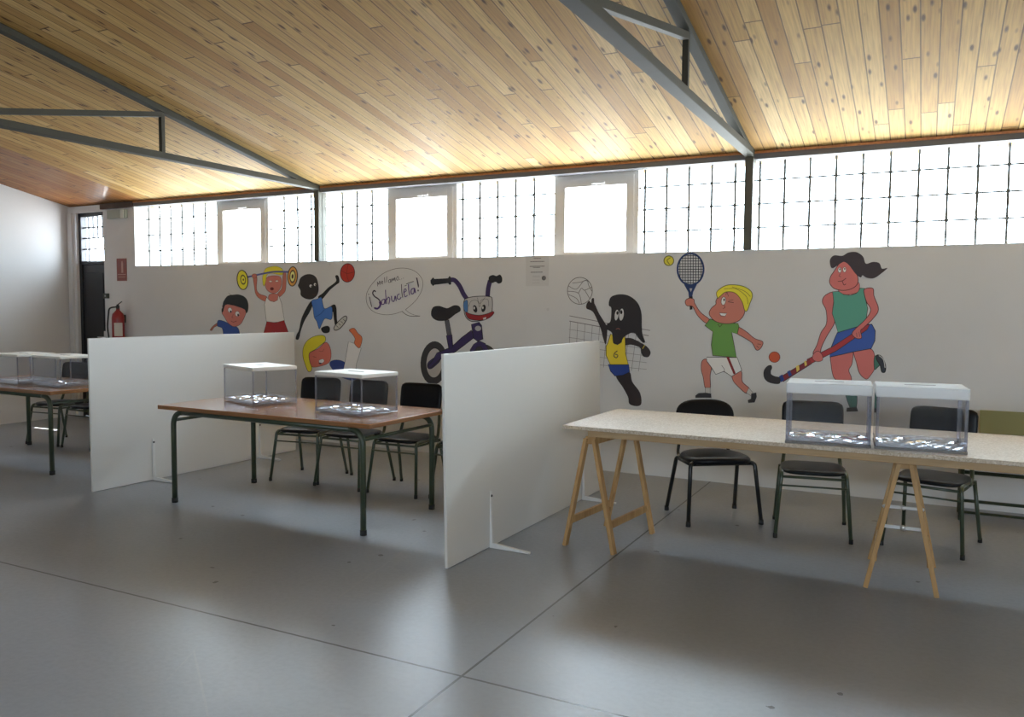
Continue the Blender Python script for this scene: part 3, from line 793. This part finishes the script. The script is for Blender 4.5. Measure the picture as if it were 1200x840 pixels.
class Mural:
    """flat paint on the wall; points given in picture coordinates, carried onto the wall plane"""
    def __init__(s, ox, oy, k): s.ox, s.oy, s.k = ox, oy, k; s.mb = MB(); s.cols = []; s.lay = 0; s.y0 = -.0012
    def _w(s, p, y): return on_wall(s.ox + p[0] / s.k, s.oy + p[1] / s.k, 0) + Vector((0, y, 0))
    def _c(s, col):
        if col not in s.cols: s.cols.append(col)
        s.mb.cur = s.cols.index(col)
    def _y(s): s.lay += 1; return s.y0 - s.lay * .00012
    def poly(s, col, pts, smooth=True, line=0, lcol=BLK):
        P = spline(pts, 5) if smooth else [Vector(p) for p in pts]
        y = s._y(); s._c(col); W_ = [s._w(p, y) for p in P]
        tri = geometry.tessellate_polygon([[Vector((p[0], p[1], 0)) for p in P]])
        s.mb.add(W_, [tuple(t) for t in tri], False)
        if line: s.stroke(lcol, P + [P[0]], line, False)
        return s
    def stroke(s, col, pts, wd=1.5, smooth=True, closed=False):
        P = spline(pts, 5, closed) if smooth else [Vector(p) for p in pts]
        if closed and smooth: P = P + [P[0]]
        y = s._y(); s._c(col); vs = []; n = len(P)
        for i in range(n):
            t = (P[min(i + 1, n - 1)] - P[max(i - 1, 0)])
            if closed or (P[0] - P[-1]).length < 1e-6:
                t = P[(i + 1) % n if i < n - 1 else 1] - P[i - 1 if i > 0 else n - 2]
            t = t.normalized() if t.length > 1e-6 else Vector((1, 0)); nn = Vector((-t[1], t[0])) * wd / 2
            vs += [s._w(P[i] + nn, y), s._w(P[i] - nn, y)]
        s.mb.add(vs, [(2 * i, 2 * i + 1, 2 * i + 3, 2 * i + 2) for i in range(n - 1)], False)
        return s
    def ell(s, col, cx, cy_, rx, ry, rot=0, line=0, lcol=BLK):
        a = R(rot); pts = [(cx + rx * math.cos(t) * math.cos(a) - ry * math.sin(t) * math.sin(a), cy_ + rx * math.cos(t) * math.sin(a) + ry * math.sin(t) * math.cos(a)) for t in [2 * PI * i / 28 for i in range(28)]]
        return s.poly(col, pts, False, line, lcol)
    def done(s, name, parent=None):
        me = s.mb
        mesh = bpy.data.meshes.new(name); mesh.from_pydata(me.v, [], me.f); mesh.update()
        for c_ in s.cols: mesh.materials.append(paint(c_))
        for i, p in enumerate(mesh.polygons): p.material_index = me.m[i]
        o = bpy.data.objects.new(name, mesh); S.collection.objects.link(o)
        if parent is not None: o.parent = parent
        return o
def mural_thing(name, label): return thing(name, label, 'wall painting')
SK = (165, 98, 88); SK2 = (172, 100, 66); YEL = (190, 180, 45); DK = (30, 24, 24); WH = (158, 156, 154); BLU = (48, 82, 148); REDP = (140, 30, 30)

# 1 running boy in blue (left)
e = mural_thing('boy_painting', 'wall painting of a dark-haired boy in blue, leftmost of the painted children')
q = Mural(230, 290, 6)
q.poly((140, 82, 66), [(100, 575), (118, 552), (150, 530), (158, 545), (128, 560), (112, 582), (98, 582)], line=2)
q.poly((35, 62, 125), [(155, 512), (200, 520), (245, 545), (290, 562), (305, 600), (312, 680), (200, 680), (190, 600), (180, 565), (150, 552)], line=2.5)
q.poly((28, 30, 70), [(205, 680), (310, 680), (335, 760), (330, 830), (290, 830), (262, 760), (225, 830), (188, 825), (190, 760)], line=2.5)
q.poly(SK, [(186, 430), (200, 400), (340, 420), (352, 450), (335, 500), (310, 540), (265, 556), (225, 530), (200, 490), (182, 460)], line=2.5, lcol=(60, 25, 22))
q.poly((20, 24, 26), [(186, 420), (190, 385), (215, 345), (240, 332), (225, 318), (245, 332), (300, 330), (345, 350), (366, 390), (366, 440), (352, 462), (340, 435), (290, 415), (235, 400), (205, 405), (190, 450), (180, 455), (180, 430)])
q.ell((195, 190, 185), 238, 440, 14, 18, -10, 1.5); q.ell(DK, 243, 450, 6, 8)
q.ell((195, 190, 185), 290, 466, 15, 18, -10, 1.5); q.ell(DK, 296, 474, 6, 9)
q.stroke((60, 25, 22), [(262, 470), (252, 490), (262, 494)], 2); q.stroke((90, 25, 22), [(245, 515), (262, 524), (285, 516)], 3)
q.done('painted_figure', e)

# 2 weightlifter
e = mural_thing('weightlifter_painting', 'wall painting of a blond child in white vest and red shorts lifting a barbell')
q = Mural(230, 290, 6)
q.poly((158, 92, 78), [(400, 200), (415, 190), (428, 215), (425, 290), (445, 325), (495, 345), (500, 380), (455, 365), (420, 330), (408, 270)], line=2, lcol=(70, 30, 25))
q.poly((158, 92, 78), [(612, 185), (632, 180), (630, 290), (612, 325), (580, 350), (572, 325), (600, 290), (606, 240)], line=2, lcol=(70, 30, 25))
q.poly(SK, [(515, 330), (575, 330), (580, 380), (515, 380)], line=2, lcol=(70, 30, 25))
q.poly((188, 186, 184), [(495, 350), (520, 375), (548, 382), (572, 370), (580, 335), (600, 390), (622, 520), (495, 530), (480, 400)], False, 2.5)
q.poly((128, 28, 30), [(497, 520), (560, 528), (618, 512), (650, 600), (660, 650), (570, 650), (560, 590), (548, 650), (460, 650), (478, 590)], False, 2.5)
q.poly(SK, [(470, 650), (540, 650), (530, 820), (480, 820)], line=2); q.poly(SK, [(578, 650), (650, 650), (640, 820), (590, 820)], line=2)
q.poly(SK, [(488, 225), (520, 200), (590, 205), (600, 260), (580, 305), (540, 322), (500, 300), (485, 260)], line=2, lcol=(70, 30, 25))
q.poly((190, 178, 42), [(470, 250), (468, 210), (480, 165), (500, 142), (560, 132), (605, 150), (612, 185), (590, 192), (540, 182), (500, 190), (490, 235), (478, 272)], line=2, lcol=(110, 100, 20))
q.ell((200, 180, 170), 524, 238, 11, 6, 0, 1.2); q.ell((200, 180, 170), 568, 236, 11, 6, 0, 1.2); q.ell((80, 15, 15), 534, 290, 13, 11)
q.done('painted_figure', e)
q = Mural(230, 290, 6); q.y0 = -.0055
q.stroke((70, 75, 130), [(345, 212), (480, 182), (560, 170), (650, 172)], 12, True)
q.ell((190, 180, 45), 328, 228, 38, 68, -6, 6); q.ell((70, 72, 30), 332, 226, 20, 36, -6); q.ell((190, 180, 45), 332, 226, 14, 26, -6); q.ell((60, 55, 25), 334, 226, 5, 8)
q.ell((180, 130, 60), 680, 203, 34, 68, 3, 6); q.ell((60, 40, 30), 680, 203, 22, 46, 3); q.ell((205, 195, 120), 680, 203, 16, 36, 3); q.ell((60, 40, 30), 680, 203, 7, 16, 3)
q.ell((158, 92, 78), 412, 200, 18, 16, 0, 1.5)
q.done('painted_barbell', e)

# 3 basketball player
e = mural_thing('basketball_painting', 'wall painting of a leaping basketball player in light blue with an orange-red ball')
q = Mural(230, 290, 6)
q.poly(BLK, [(806, 378), (822, 392), (800, 450), (760, 520), (735, 590), (728, 625), (716, 648), (700, 642), (706, 612), (722, 580), (740, 500), (775, 425)])
q.poly(BLK, [(858, 345), (890, 320), (930, 280), (968, 252), (985, 232), (978, 200), (995, 195), (1005, 215), (1006, 245), (985, 262), (940, 300), (890, 360), (870, 365)])
q.poly(BLK, [(940, 420), (968, 400), (985, 420), (990, 505), (998, 545), (978, 550), (968, 500), (960, 450), (935, 455)])
q.poly((58, 98, 160), [(812, 375), (850, 362), (880, 350), (890, 395), (905, 430), (950, 415), (958, 450), (950, 505), (905, 500), (880, 545), (865, 572), (848, 520), (830, 490), (822, 430)], line=2.5)
q.stroke((25, 45, 90), [(836, 488), (870, 470), (900, 440)], 2.5)
q.poly(BLK, [(880, 565), (920, 550), (940, 565), (935, 595), (905, 602), (885, 590)])
q.poly((160, 158, 150), [(970, 560), (1000, 520), (1040, 485), (1058, 485), (1056, 510), (1020, 560), (990, 580), (972, 578)], line=5)
for i in range(4): q.stroke(BLK, [(985 + i * 16, 548 - i * 15), (1000 + i * 16, 562 - i * 15)], 3, False)
q.poly((34, 28, 27), [(724, 250), (735, 215), (770, 192), (810, 190), (842, 210), (856, 250), (860, 300), (845, 340), (810, 362), (770, 358), (738, 335), (735, 300), (718, 270)], line=3)
q.ell((185, 182, 178), 806, 270, 9, 10); q.ell((185, 182, 178), 836, 260, 8, 10); q.ell(BLK, 810, 272, 4, 5); q.ell(BLK, 839, 262, 4, 5)
q.stroke((70, 35, 30), [(815, 328), (835, 332), (850, 325)], 2.5)
q.done('painted_figure', e)
q = Mural(230, 290, 6); q.ell((150, 42, 30), 1064, 178, 50, 65, 4, 5, (60, 20, 18))
q.stroke((70, 22, 18), [(1020, 160), (1060, 182), (1110, 172)], 2.5); q.stroke((70, 22, 18), [(1070, 115), (1058, 180), (1072, 240)], 2.5)
q.done('painted_ball', e)

# 4 blond gymnast upside down
e = mural_thing('gymnast_painting', 'wall painting of a blond child tumbling with one leg raised, above the left ballot boxes')
q = Mural(340, 370, 8.4)
q.poly((40, 55, 110), [(395, 455), (440, 435), (500, 440), (560, 470), (700, 560), (640, 640), (480, 590), (400, 500)], line=3)
q.poly((188, 186, 184), [(575, 255), (630, 270), (700, 320), (655, 470), (640, 560), (520, 560), (540, 460)], False, 3)
q.poly((180, 98, 62), [(582, 140), (630, 122), (668, 170), (705, 205), (708, 250), (685, 315), (655, 300), (632, 265), (640, 225), (610, 175)], line=3.5, lcol=(80, 35, 25))
q.poly((160, 70, 45), [(636, 560), (700, 560), (706, 600), (680, 620), (645, 612)], line=3)
q.poly((172, 92, 78), [(190, 370), (280, 320), (350, 260), (390, 300), (405, 370), (395, 440), (360, 475), (280, 500), (215, 500), (190, 440)], line=3.5, lcol=(75, 30, 25))
q.poly((190, 178, 40), [(345, 205), (310, 190), (230, 205), (165, 250), (130, 320), (128, 400), (150, 480), (178, 545), (205, 545), (215, 510), (195, 450), (190, 370), (250, 330), (320, 275), (350, 245)], line=4)
q.stroke((110, 50, 40), [(285, 345), (320, 350), (335, 325)], 3); q.stroke((110, 50, 40), [(225, 400), (260, 410)], 4)
q.poly((200, 195, 190), [(285, 440), (325, 425), (335, 450), (300, 470)], line=2); q.ell(BLK, 298, 468, 14, 7)
q.done('painted_figure', e)

# 5 speech bubble
e = mural_thing('speech_bubble_painting', 'painted speech bubble with handwritten greeting beside the bicycle')
q = Mural(420, 300, 10.5)
q.stroke((70, 64, 62), [(540, 680), (440, 712), (330, 722), (210, 695), (130, 630), (98, 540), (110, 440), (180, 330), (290, 225), (420, 165), (540, 148), (650, 165), (740, 220), (792, 310), (780, 420), (720, 530), (640, 610), (580, 660)], 5)
q.stroke((70, 64, 62), [(540, 680), (580, 715), (640, 738), (760, 738)], 7); q.stroke((70, 64, 62), [(580, 660), (630, 700), (700, 728), (760, 738)], 4)
q.done('bubble_outline', e)
q = Mural(420, 300, 10.5)
C_ = (45, 38, 50)
def st(pts, wd=7, col=C_): q.stroke(col, pts, wd)
# "me llamo..."
for pts in ([(238, 372), (236, 318), (252, 350), (262, 305), (272, 352)], [(284, 335), (302, 318), (290, 306), (282, 330), (304, 345)], [(326, 332), (322, 262)], [(346, 322), (350, 250)],
            [(392, 285), (372, 300), (376, 325), (396, 318), (396, 285), (402, 322)], [(412, 320), (410, 278), (424, 300), (432, 270), (442, 300), (450, 262), (458, 310)], [(482, 250), (470, 280), (484, 298), (496, 270), (484, 246)]): st(pts, 6)
for x_, y_ in ((512, 290), (534, 282), (556, 272)): q.ell(C_, x_, y_, 4, 4)
# opening mark
q.ell(C_, 128, 470, 5, 8); st([(138, 500), (150, 560), (166, 625)], 9)
PUR = (66, 44, 100)
st([(215, 440), (195, 425), (178, 455), (200, 495), (250, 530), (278, 580), (262, 630), (225, 650), (195, 635)], 15)
st([(262, 560), (270, 605), (240, 645), (205, 640)], 22, PUR)
for pts, wd in (([(325, 530), (292, 545), (290, 590), (318, 588), (330, 530), (336, 590)], 11),             # a
                ([(335, 415), (340, 500), (352, 590)], 10), ([(350, 540), (372, 505), (388, 530), (376, 592)], 10),  # b / l
                ([(408, 490), (415, 545), (440, 555), (455, 490), (468, 552)], 11),                                  # u
                ([(510, 465), (484, 480), (480, 520), (508, 532), (528, 505)], 10), ([(532, 345), (536, 440), (548, 510)], 8),  # cl
                ([(560, 450), (592, 425), (576, 402), (562, 440), (576, 500), (606, 482)], 10), ([(570, 368), (596, 360)], 6),           # e
                ([(618, 345), (622, 420), (632, 480)], 10), ([(590, 345), (640, 325), (684, 312)], 8),               # t
                ([(690, 395), (655, 412), (655, 462), (684, 455), (694, 395), (706, 455)], 12)): st(pts, wd, PUR if wd > 9 else C_)
q.poly(C_, [(712, 262), (728, 268), (748, 360), (746, 385), (736, 385)], False); q.ell(C_, 738, 424, 8, 11)
q.done('bubble_lettering', e)

# 6 bicycle with a face
e = mural_thing('bicycle_painting', 'wall painting of a purple bicycle with a smiling face')
q = Mural(420, 290, 4.94)
q.ell((42, 40, 42), 438, 668, 78, 126, 3); q.ell((150, 146, 143), 440, 668, 48, 86, 3, 4)
q.ell((42, 40, 42), 735, 720, 95, 160, -3); q.ell((150, 146, 143), 735, 722, 62, 118, -3, 4)
PU = (42, 30, 68)
q.poly(PU, [(405, 665), (445, 635), (470, 640), (470, 660), (425, 700), (402, 695)], line=3)
q.poly(PU, [(455, 610), (540, 575), (600, 520), (655, 478), (672, 520), (620, 560), (560, 605), (470, 650), (420, 695), (400, 688), (430, 655)], False, 4)
q.poly((70, 70, 76), [(500, 418), (524, 418), (540, 505), (515, 510)], False, 3)
q.poly(PU, [(510, 510), (542, 505), (548, 575), (525, 590)], False, 4)
q.poly((26, 24, 28), [(424, 372), (436, 346), (468, 340), (500, 350), (520, 352), (556, 336), (584, 342), (590, 365), (560, 385), (525, 412), (495, 422), (455, 420), (428, 400)], line=4)
q.stroke(PU, [(520, 190), (555, 188), (585, 220), (610, 270), (635, 305)], 26); q.stroke(PU, [(748, 300), (752, 240), (764, 190)], 26)
q.poly((24, 24, 30), [(418, 190), (434, 172), (440, 182), (520, 178), (528, 164), (536, 172), (538, 214), (528, 216), (520, 206), (440, 216), (434, 224), (420, 208)], False)
q.poly((24, 24, 30), [(758, 170), (780, 160), (800, 166), (820, 158), (832, 176), (830, 200), (812, 208), (796, 198), (775, 204), (758, 196)], line=2)
q.poly(PU, [(655, 445), (700, 432), (714, 450), (722, 530), (690, 542), (668, 525)], False, 4); q.ell((140, 138, 140), 694, 468, 18, 15)
q.poly(PU, [(648, 592), (668, 560), (700, 540), (735, 555), (756, 592), (756, 760), (738, 760), (728, 600), (710, 572), (690, 575), (672, 600), (668, 760), (648, 760)], False, 3)
q.poly((155, 152, 150), [(612, 312), (640, 290), (700, 282), (760, 284), (776, 300), (774, 370), (750, 410), (700, 425), (650, 425), (618, 390)], line=4)
q.poly((62, 98, 140), [(612, 318), (632, 306), (634, 368), (620, 372), (610, 345)], line=2)
q.stroke((60, 58, 60), [(640, 340), (655, 310), (690, 308), (700, 345)], 2); q.stroke((60, 58, 60), [(704, 345), (712, 305), (750, 300), (756, 340)], 2)
q.stroke((60, 58, 60), [(690, 290), (704, 325), (735, 288)], 2)
q.ell(BLK, 677, 355, 12, 22, -15); q.ell((170, 168, 166), 672, 350, 5, 8); q.ell(BLK, 726, 352, 12, 22, 12); q.ell((170, 168, 166), 722, 348, 5, 8)
q.poly((118, 22, 26), [(622, 374), (650, 384), (700, 392), (750, 382), (778, 370), (786, 380), (760, 406), (715, 420), (670, 420), (636, 408)], line=3)
q.poly((165, 160, 158), [(722, 408), (742, 402), (740, 415), (726, 418)], False)
q.done('painted_bicycle', e)

# 7 volleyball girl
e = mural_thing('volleyball_painting', 'wall painting of a volleyball player in yellow shirt number 6 reaching for the ball')
q = Mural(640, 290, 4.2)
NC = (92, 86, 88)
q.stroke(NC, [(115, 336), (300, 372), (512, 408)], 3, False); q.stroke(NC, [(115, 362), (300, 396), (505, 434)], 3.5, False)
for i in range(1, 6): q.stroke(NC, [(112, 362 + i * 40), (300, 396 + i * 37), (495, 434 + i * 33)], 1.6, False)
for i in range(11):
    x_ = 120 + i * 36; q.stroke(NC, [(x_, 364 + i * 6.9), (x_ - 10 - i * 1.5, 570 + i * 4)], 1.8, False)
q.done('painted_net', e)
q = Mural(640, 290, 4.2); q.y0 = -.004
GC = (82, 78, 76)
q.stroke(GC, [(167 + 61 * math.cos(t), 213 + 66 * math.sin(t)) for t in [2 * PI * i / 20 for i in range(20)]], 3, True, True)
for pts in ([(112, 190), (150, 205), (185, 165), (205, 165)], [(108, 215), (160, 225), (175, 280)], [(130, 175), (170, 170), (200, 160)], [(225, 195), (190, 210), (175, 200), (160, 225)], [(112, 232), (150, 250), (165, 275)], [(190, 208), (215, 250)], [(205, 160), (210, 185), (226, 215)]):
    q.stroke(GC, pts, 2.5)
q.done('painted_ball', e)
q = Mural(640, 290, 4.2); q.y0 = -.0058
SKD = (38, 30, 31)
q.poly(SKD, [(200, 280), (212, 262), (222, 272), (226, 252), (236, 250), (238, 272), (246, 290), (262, 325), (290, 370), (302, 395), (298, 460), (292, 475), (280, 440), (270, 400), (240, 330), (222, 310), (200, 300)])
q.poly(SKD, [(380, 450), (420, 446), (470, 470), (500, 490), (515, 515), (505, 538), (480, 536), (468, 515), (462, 492), (420, 478), (385, 480)])
q.poly(SKD, [(345, 628), (410, 612), (425, 660), (462, 712), (470, 765), (450, 780), (412, 770), (404, 735), (380, 690)])
q.poly((190, 168, 40), [(296, 485), (305, 470), (318, 425), (328, 430), (334, 470), (352, 478), (372, 465), (378, 432), (390, 436), (392, 520), (406, 578), (318, 578), (296, 530)], False, 3)
q.poly((28, 52, 120), [(306, 576), (408, 576), (412, 612), (380, 628), (340, 632), (318, 608)], False, 3)
q.poly((30, 25, 27), [(312, 260), (325, 240), (365, 230), (410, 238), (450, 270), (470, 320), (472, 390), (476, 430), (488, 462), (478, 468), (455, 445), (430, 418), (385, 440), (368, 470), (345, 476), (330, 465), (325, 420), (298, 400), (302, 375), (318, 362), (322, 300), (310, 285)])
q.ell((170, 170, 168), 348, 332, 10, 27, 8, 1.5); q.ell((170, 170, 168), 372, 330, 12, 30, 6, 1.5); q.ell(BLK, 352, 322, 5, 9); q.ell(BLK, 371, 318, 6, 10)
q.stroke((120, 70, 60), [(345, 402), (356, 398), (365, 403)], 3.5); q.stroke((170, 150, 50), [(476, 498), (486, 480)], 4, False)
q.stroke((25, 24, 40), [(352, 508), (338, 520), (336, 536), (348, 542), (354, 530), (340, 524)], 4)
q.done('painted_figure', e)

# 8 tennis boy
e = mural_thing('tennis_painting', 'wall painting of a blond tennis player in green shirt swinging a blue racket')
q = Mural(770, 285, 4.2)
q.stroke((26, 44, 84), [(165 + 64 * math.cos(t), 128 + 78 * math.sin(t)) for t in [2 * PI * i / 28 for i in range(28)]], 9, True, True)
for i in range(9):
    x_ = 165 + (i - 4) * 13; h_ = 74 * math.sqrt(max(0, 1 - ((x_ - 165) / 62) ** 2)); q.stroke((30, 32, 40), [(x_, 128 - h_), (x_, 128 + h_)], 3.2, False)
for i in range(11):
    y_ = 128 + (i - 5) * 13.5; w_ = 60 * math.sqrt(max(0, 1 - ((y_ - 128) / 75) ** 2)); q.stroke((30, 32, 40), [(165 - w_, y_), (165 + w_, y_)], 3.2, False)
q.poly((26, 44, 84), [(140, 192), (165, 210), (192, 192), (196, 204), (178, 240), (172, 275), (158, 275), (154, 240), (134, 204)], False)
q.poly((150, 148, 148), [(160, 222), (174, 222), (167, 240)], False); q.poly(BLK, [(158, 262), (176, 262), (174, 325), (162, 328)], False)
q.done('painted_racket', e)
q = Mural(770, 285, 4.2); q.ell((176, 166, 50), 58, 86, 24, 24, 0, 4, (70, 66, 25)); q.stroke((70, 66, 25), [(68, 70), (50, 84), (62, 104)], 3); q.done('painted_ball', e)
q = Mural(770, 285, 4.2); q.y0 = -.0045
LN = (58, 26, 24); T_ = (165, 100, 86)
q.poly(T_, [(142, 280), (160, 270), (182, 276), (186, 295), (215, 340), (258, 375), (240, 392), (200, 355), (176, 312), (150, 308), (140, 295)], line=3, lcol=LN)
q.poly(T_, [(398, 412), (440, 435), (480, 468), (518, 482), (520, 500), (505, 522), (488, 524), (468, 490), (430, 465), (390, 440)], line=3, lcol=LN)
q.stroke(LN, [(495, 495), (512, 498)], 2, False); q.stroke(LN, [(490, 505), (502, 515)], 2, False)
q.poly(T_, [(222, 580), (245, 570), (270, 600), (262, 650), (262, 712), (238, 712), (228, 660), (218, 620)], line=3, lcol=LN)
q.poly(T_, [(372, 640), (415, 630), (420, 680), (455, 715), (440, 738), (400, 705), (375, 675)], line=3, lcol=LN)
q.poly((165, 163, 160), [(238, 710), (262, 710), (262, 740), (238, 740)], False, 2); q.poly((165, 163, 160), [(452, 712), (472, 734), (462, 750), (440, 735)], False, 2)
q.poly((40, 36, 38), [(190, 750), (205, 738), (240, 736), (266, 740), (268, 762), (190, 762)], False, 2); q.stroke((160, 158, 155), [(190, 762), (268, 762)], 4, False)
q.poly((40, 36, 38), [(465, 740), (488, 735), (490, 755), (480, 782), (450, 784), (448, 772), (464, 765)], False, 2)
q.poly((188, 186, 184), [(245, 560), (395, 562), (418, 625), (368, 655), (330, 630), (290, 645), (268, 610), (246, 580)], False, 3)
q.poly((110, 25, 28), [(342, 560), (355, 560), (388, 640), (378, 646)], False); q.stroke(LN, [(318, 600), (332, 620), (330, 635)], 2)
q.poly((86, 128, 58), [(262, 372), (300, 385), (400, 395), (404, 410), (396, 446), (368, 438), (380, 500), (392, 562), (275, 552), (268, 500), (276, 435), (236, 405)], False, 3, LN)
q.stroke(LN, [(300, 398), (310, 412), (322, 398)], 3, False)
q.poly(T_, [(292, 280), (320, 240), (380, 235), (425, 290), (432, 340), (405, 380), (350, 396), (290, 385), (258, 350), (268, 320), (290, 300)], line=3, lcol=LN)
q.poly((192, 178, 42), [(300, 270), (295, 240), (330, 212), (370, 204), (425, 212), (462, 235), (470, 262), (458, 295), (445, 330), (432, 330), (418, 285), (385, 245), (340, 240), (310, 262)], line=3.5, lcol=(90, 84, 20))
q.stroke((110, 100, 20), [(330, 225), (390, 225), (440, 262), (448, 300)], 2.5); q.stroke((110, 100, 20), [(370, 215), (430, 235), (460, 262)], 2.5)
q.ell((190, 188, 186), 328, 284, 11, 20, 8, 2, LN); q.ell(LN, 331, 278, 4, 7); q.stroke(LN, [(350, 288), (378, 292)], 3, False); q.stroke(LN, [(352, 282), (376, 278)], 2, False)
q.stroke(LN, [(325, 322), (336, 315), (330, 306)], 2); q.poly((200, 190, 185), [(308, 342), (345, 345), (335, 360), (315, 356)], False, 3, (90, 30, 28)); q.stroke(LN, [(340, 255), (345, 240), (352, 262)], 2)
q.done('painted_figure', e)

# 9 hockey girl
e = mural_thing('hockey_painting', 'large wall painting of a hockey player in green top and blue skirt with a stick')
q = Mural(880, 285, 4.2)
HS = (170, 92, 88)
q.poly(HS, [(400, 545), (495, 520), (498, 590), (482, 625), (495, 668), (480, 730), (470, 750), (440, 690), (408, 660), (395, 600)], line=3, lcol=LN)
q.poly((48, 92, 78), [(455, 690), (488, 720), (518, 728), (520, 800), (492, 812), (470, 760)], line=3)
q.poly((30, 28, 32), [(472, 810), (520, 806), (528, 826), (470, 828)], False, 2)
q.poly(HS, [(508, 520), (590, 520), (610, 560), (612, 610), (585, 655), (565, 668), (535, 640), (520, 590)], line=3, lcol=LN)
q.poly((48, 92, 78), [(608, 560), (630, 555), (638, 590), (622, 612), (608, 618)], line=3)
q.poly((34, 36, 44), [(622, 550), (645, 560), (662, 600), (660, 632), (644, 632), (636, 600), (618, 570)], line=5)
q.stroke((165, 165, 165), [(630, 552), (652, 572), (660, 612)], 4)
q.poly(HS, [(362, 260), (400, 240), (410, 260), (402, 340), (412, 390), (372, 460), (345, 520), (340, 575), (320, 560), (306, 540), (325, 500), (345, 440), (372, 395), (370, 330), (352, 290)], line=3.5, lcol=LN)
q.poly((70, 130, 112), [(402, 238), (440, 236), (455, 252), (490, 256), (520, 246), (538, 220), (560, 222), (560, 260), (575, 320), (566, 385), (545, 412), (430, 445), (418, 400), (400, 345), (408, 290)], False, 3, LN)
q.poly((40, 70, 140), [(425, 440), (560, 400), (595, 398), (612, 430), (610, 480), (592, 518), (500, 535), (388, 560), (392, 520), (412, 470)], False, 3.5)
q.poly((140, 36, 40), [(275, 572), (400, 510), (560, 405), (585, 400), (572, 425), (420, 530), (290, 595)], False, 3)
q.poly((110, 30, 36), [(150, 655), (290, 570), (300, 592), (160, 680), (140, 675)], False, 3)
q.poly((30, 50, 110), [(138, 655), (155, 645), (165, 672), (148, 684)], False); q.poly((30, 50, 110), [(178, 632), (192, 624), (202, 648), (188, 658)], False)
q.poly((195, 165, 80), [(222, 606), (236, 598), (240, 622), (226, 634)], False); q.poly((195, 165, 80), [(262, 582), (272, 576), (276, 598), (266, 606)], False)
q.poly((34, 28, 30), [(98, 600), (80, 606), (64, 630), (68, 665), (95, 686), (140, 690), (142, 662), (118, 655), (100, 645), (98, 628), (104, 612)], line=2)
q.poly(HS, [(560, 225), (600, 222), (606, 260), (628, 325), (600, 372), (555, 415), (540, 430), (545, 465), (520, 468), (498, 448), (510, 425), (560, 378), (590, 330), (570, 290), (558, 250)], line=3.5, lcol=LN)
q.poly(HS, [(308, 545), (330, 530), (350, 548), (352, 575), (325, 582), (304, 568)], line=2.5, lcol=LN)
q.stroke(LN, [(520, 440), (522, 462)], 2, False); q.stroke(LN, [(532, 436), (536, 460)], 2, False)
q.poly(HS, [(432, 220), (525, 190), (530, 235), (490, 252), (450, 248)], line=2, lcol=LN)
q.poly(HS, [(408, 140), (440, 95), (470, 90), (520, 150), (526, 195), (500, 222), (455, 232), (410, 222), (388, 195), (392, 165)], line=3.5, lcol=LN)
q.poly((44, 34, 38), [(392, 112), (390, 80), (410, 60), (450, 62), (480, 46), (520, 44), (552, 66), (566, 100), (600, 92), (632, 98), (645, 125), (672, 122), (640, 150), (605, 172), (570, 170), (550, 158), (540, 168), (515, 150), (485, 110), (460, 92), (440, 100), (405, 122)])
q.ell((185, 182, 178), 437, 132, 8, 13, 0, 1.5, LN); q.ell((185, 182, 178), 461, 130, 8, 13, 0, 1.5, LN); q.ell(LN, 438, 128, 3, 5); q.ell(LN, 462, 126, 3, 5)
q.stroke(LN, [(440, 150), (434, 162), (445, 165)], 2); q.stroke(LN, [(428, 188), (450, 185), (468, 172)], 3); q.stroke(LN, [(450, 186), (458, 205), (468, 200)], 3)
q.done('painted_figure', e)
q = Mural(880, 285, 4.2); q.ell((165, 70, 38), 116, 560, 27, 26, 0, 3, (90, 35, 22)); q.done('painted_ball', e)
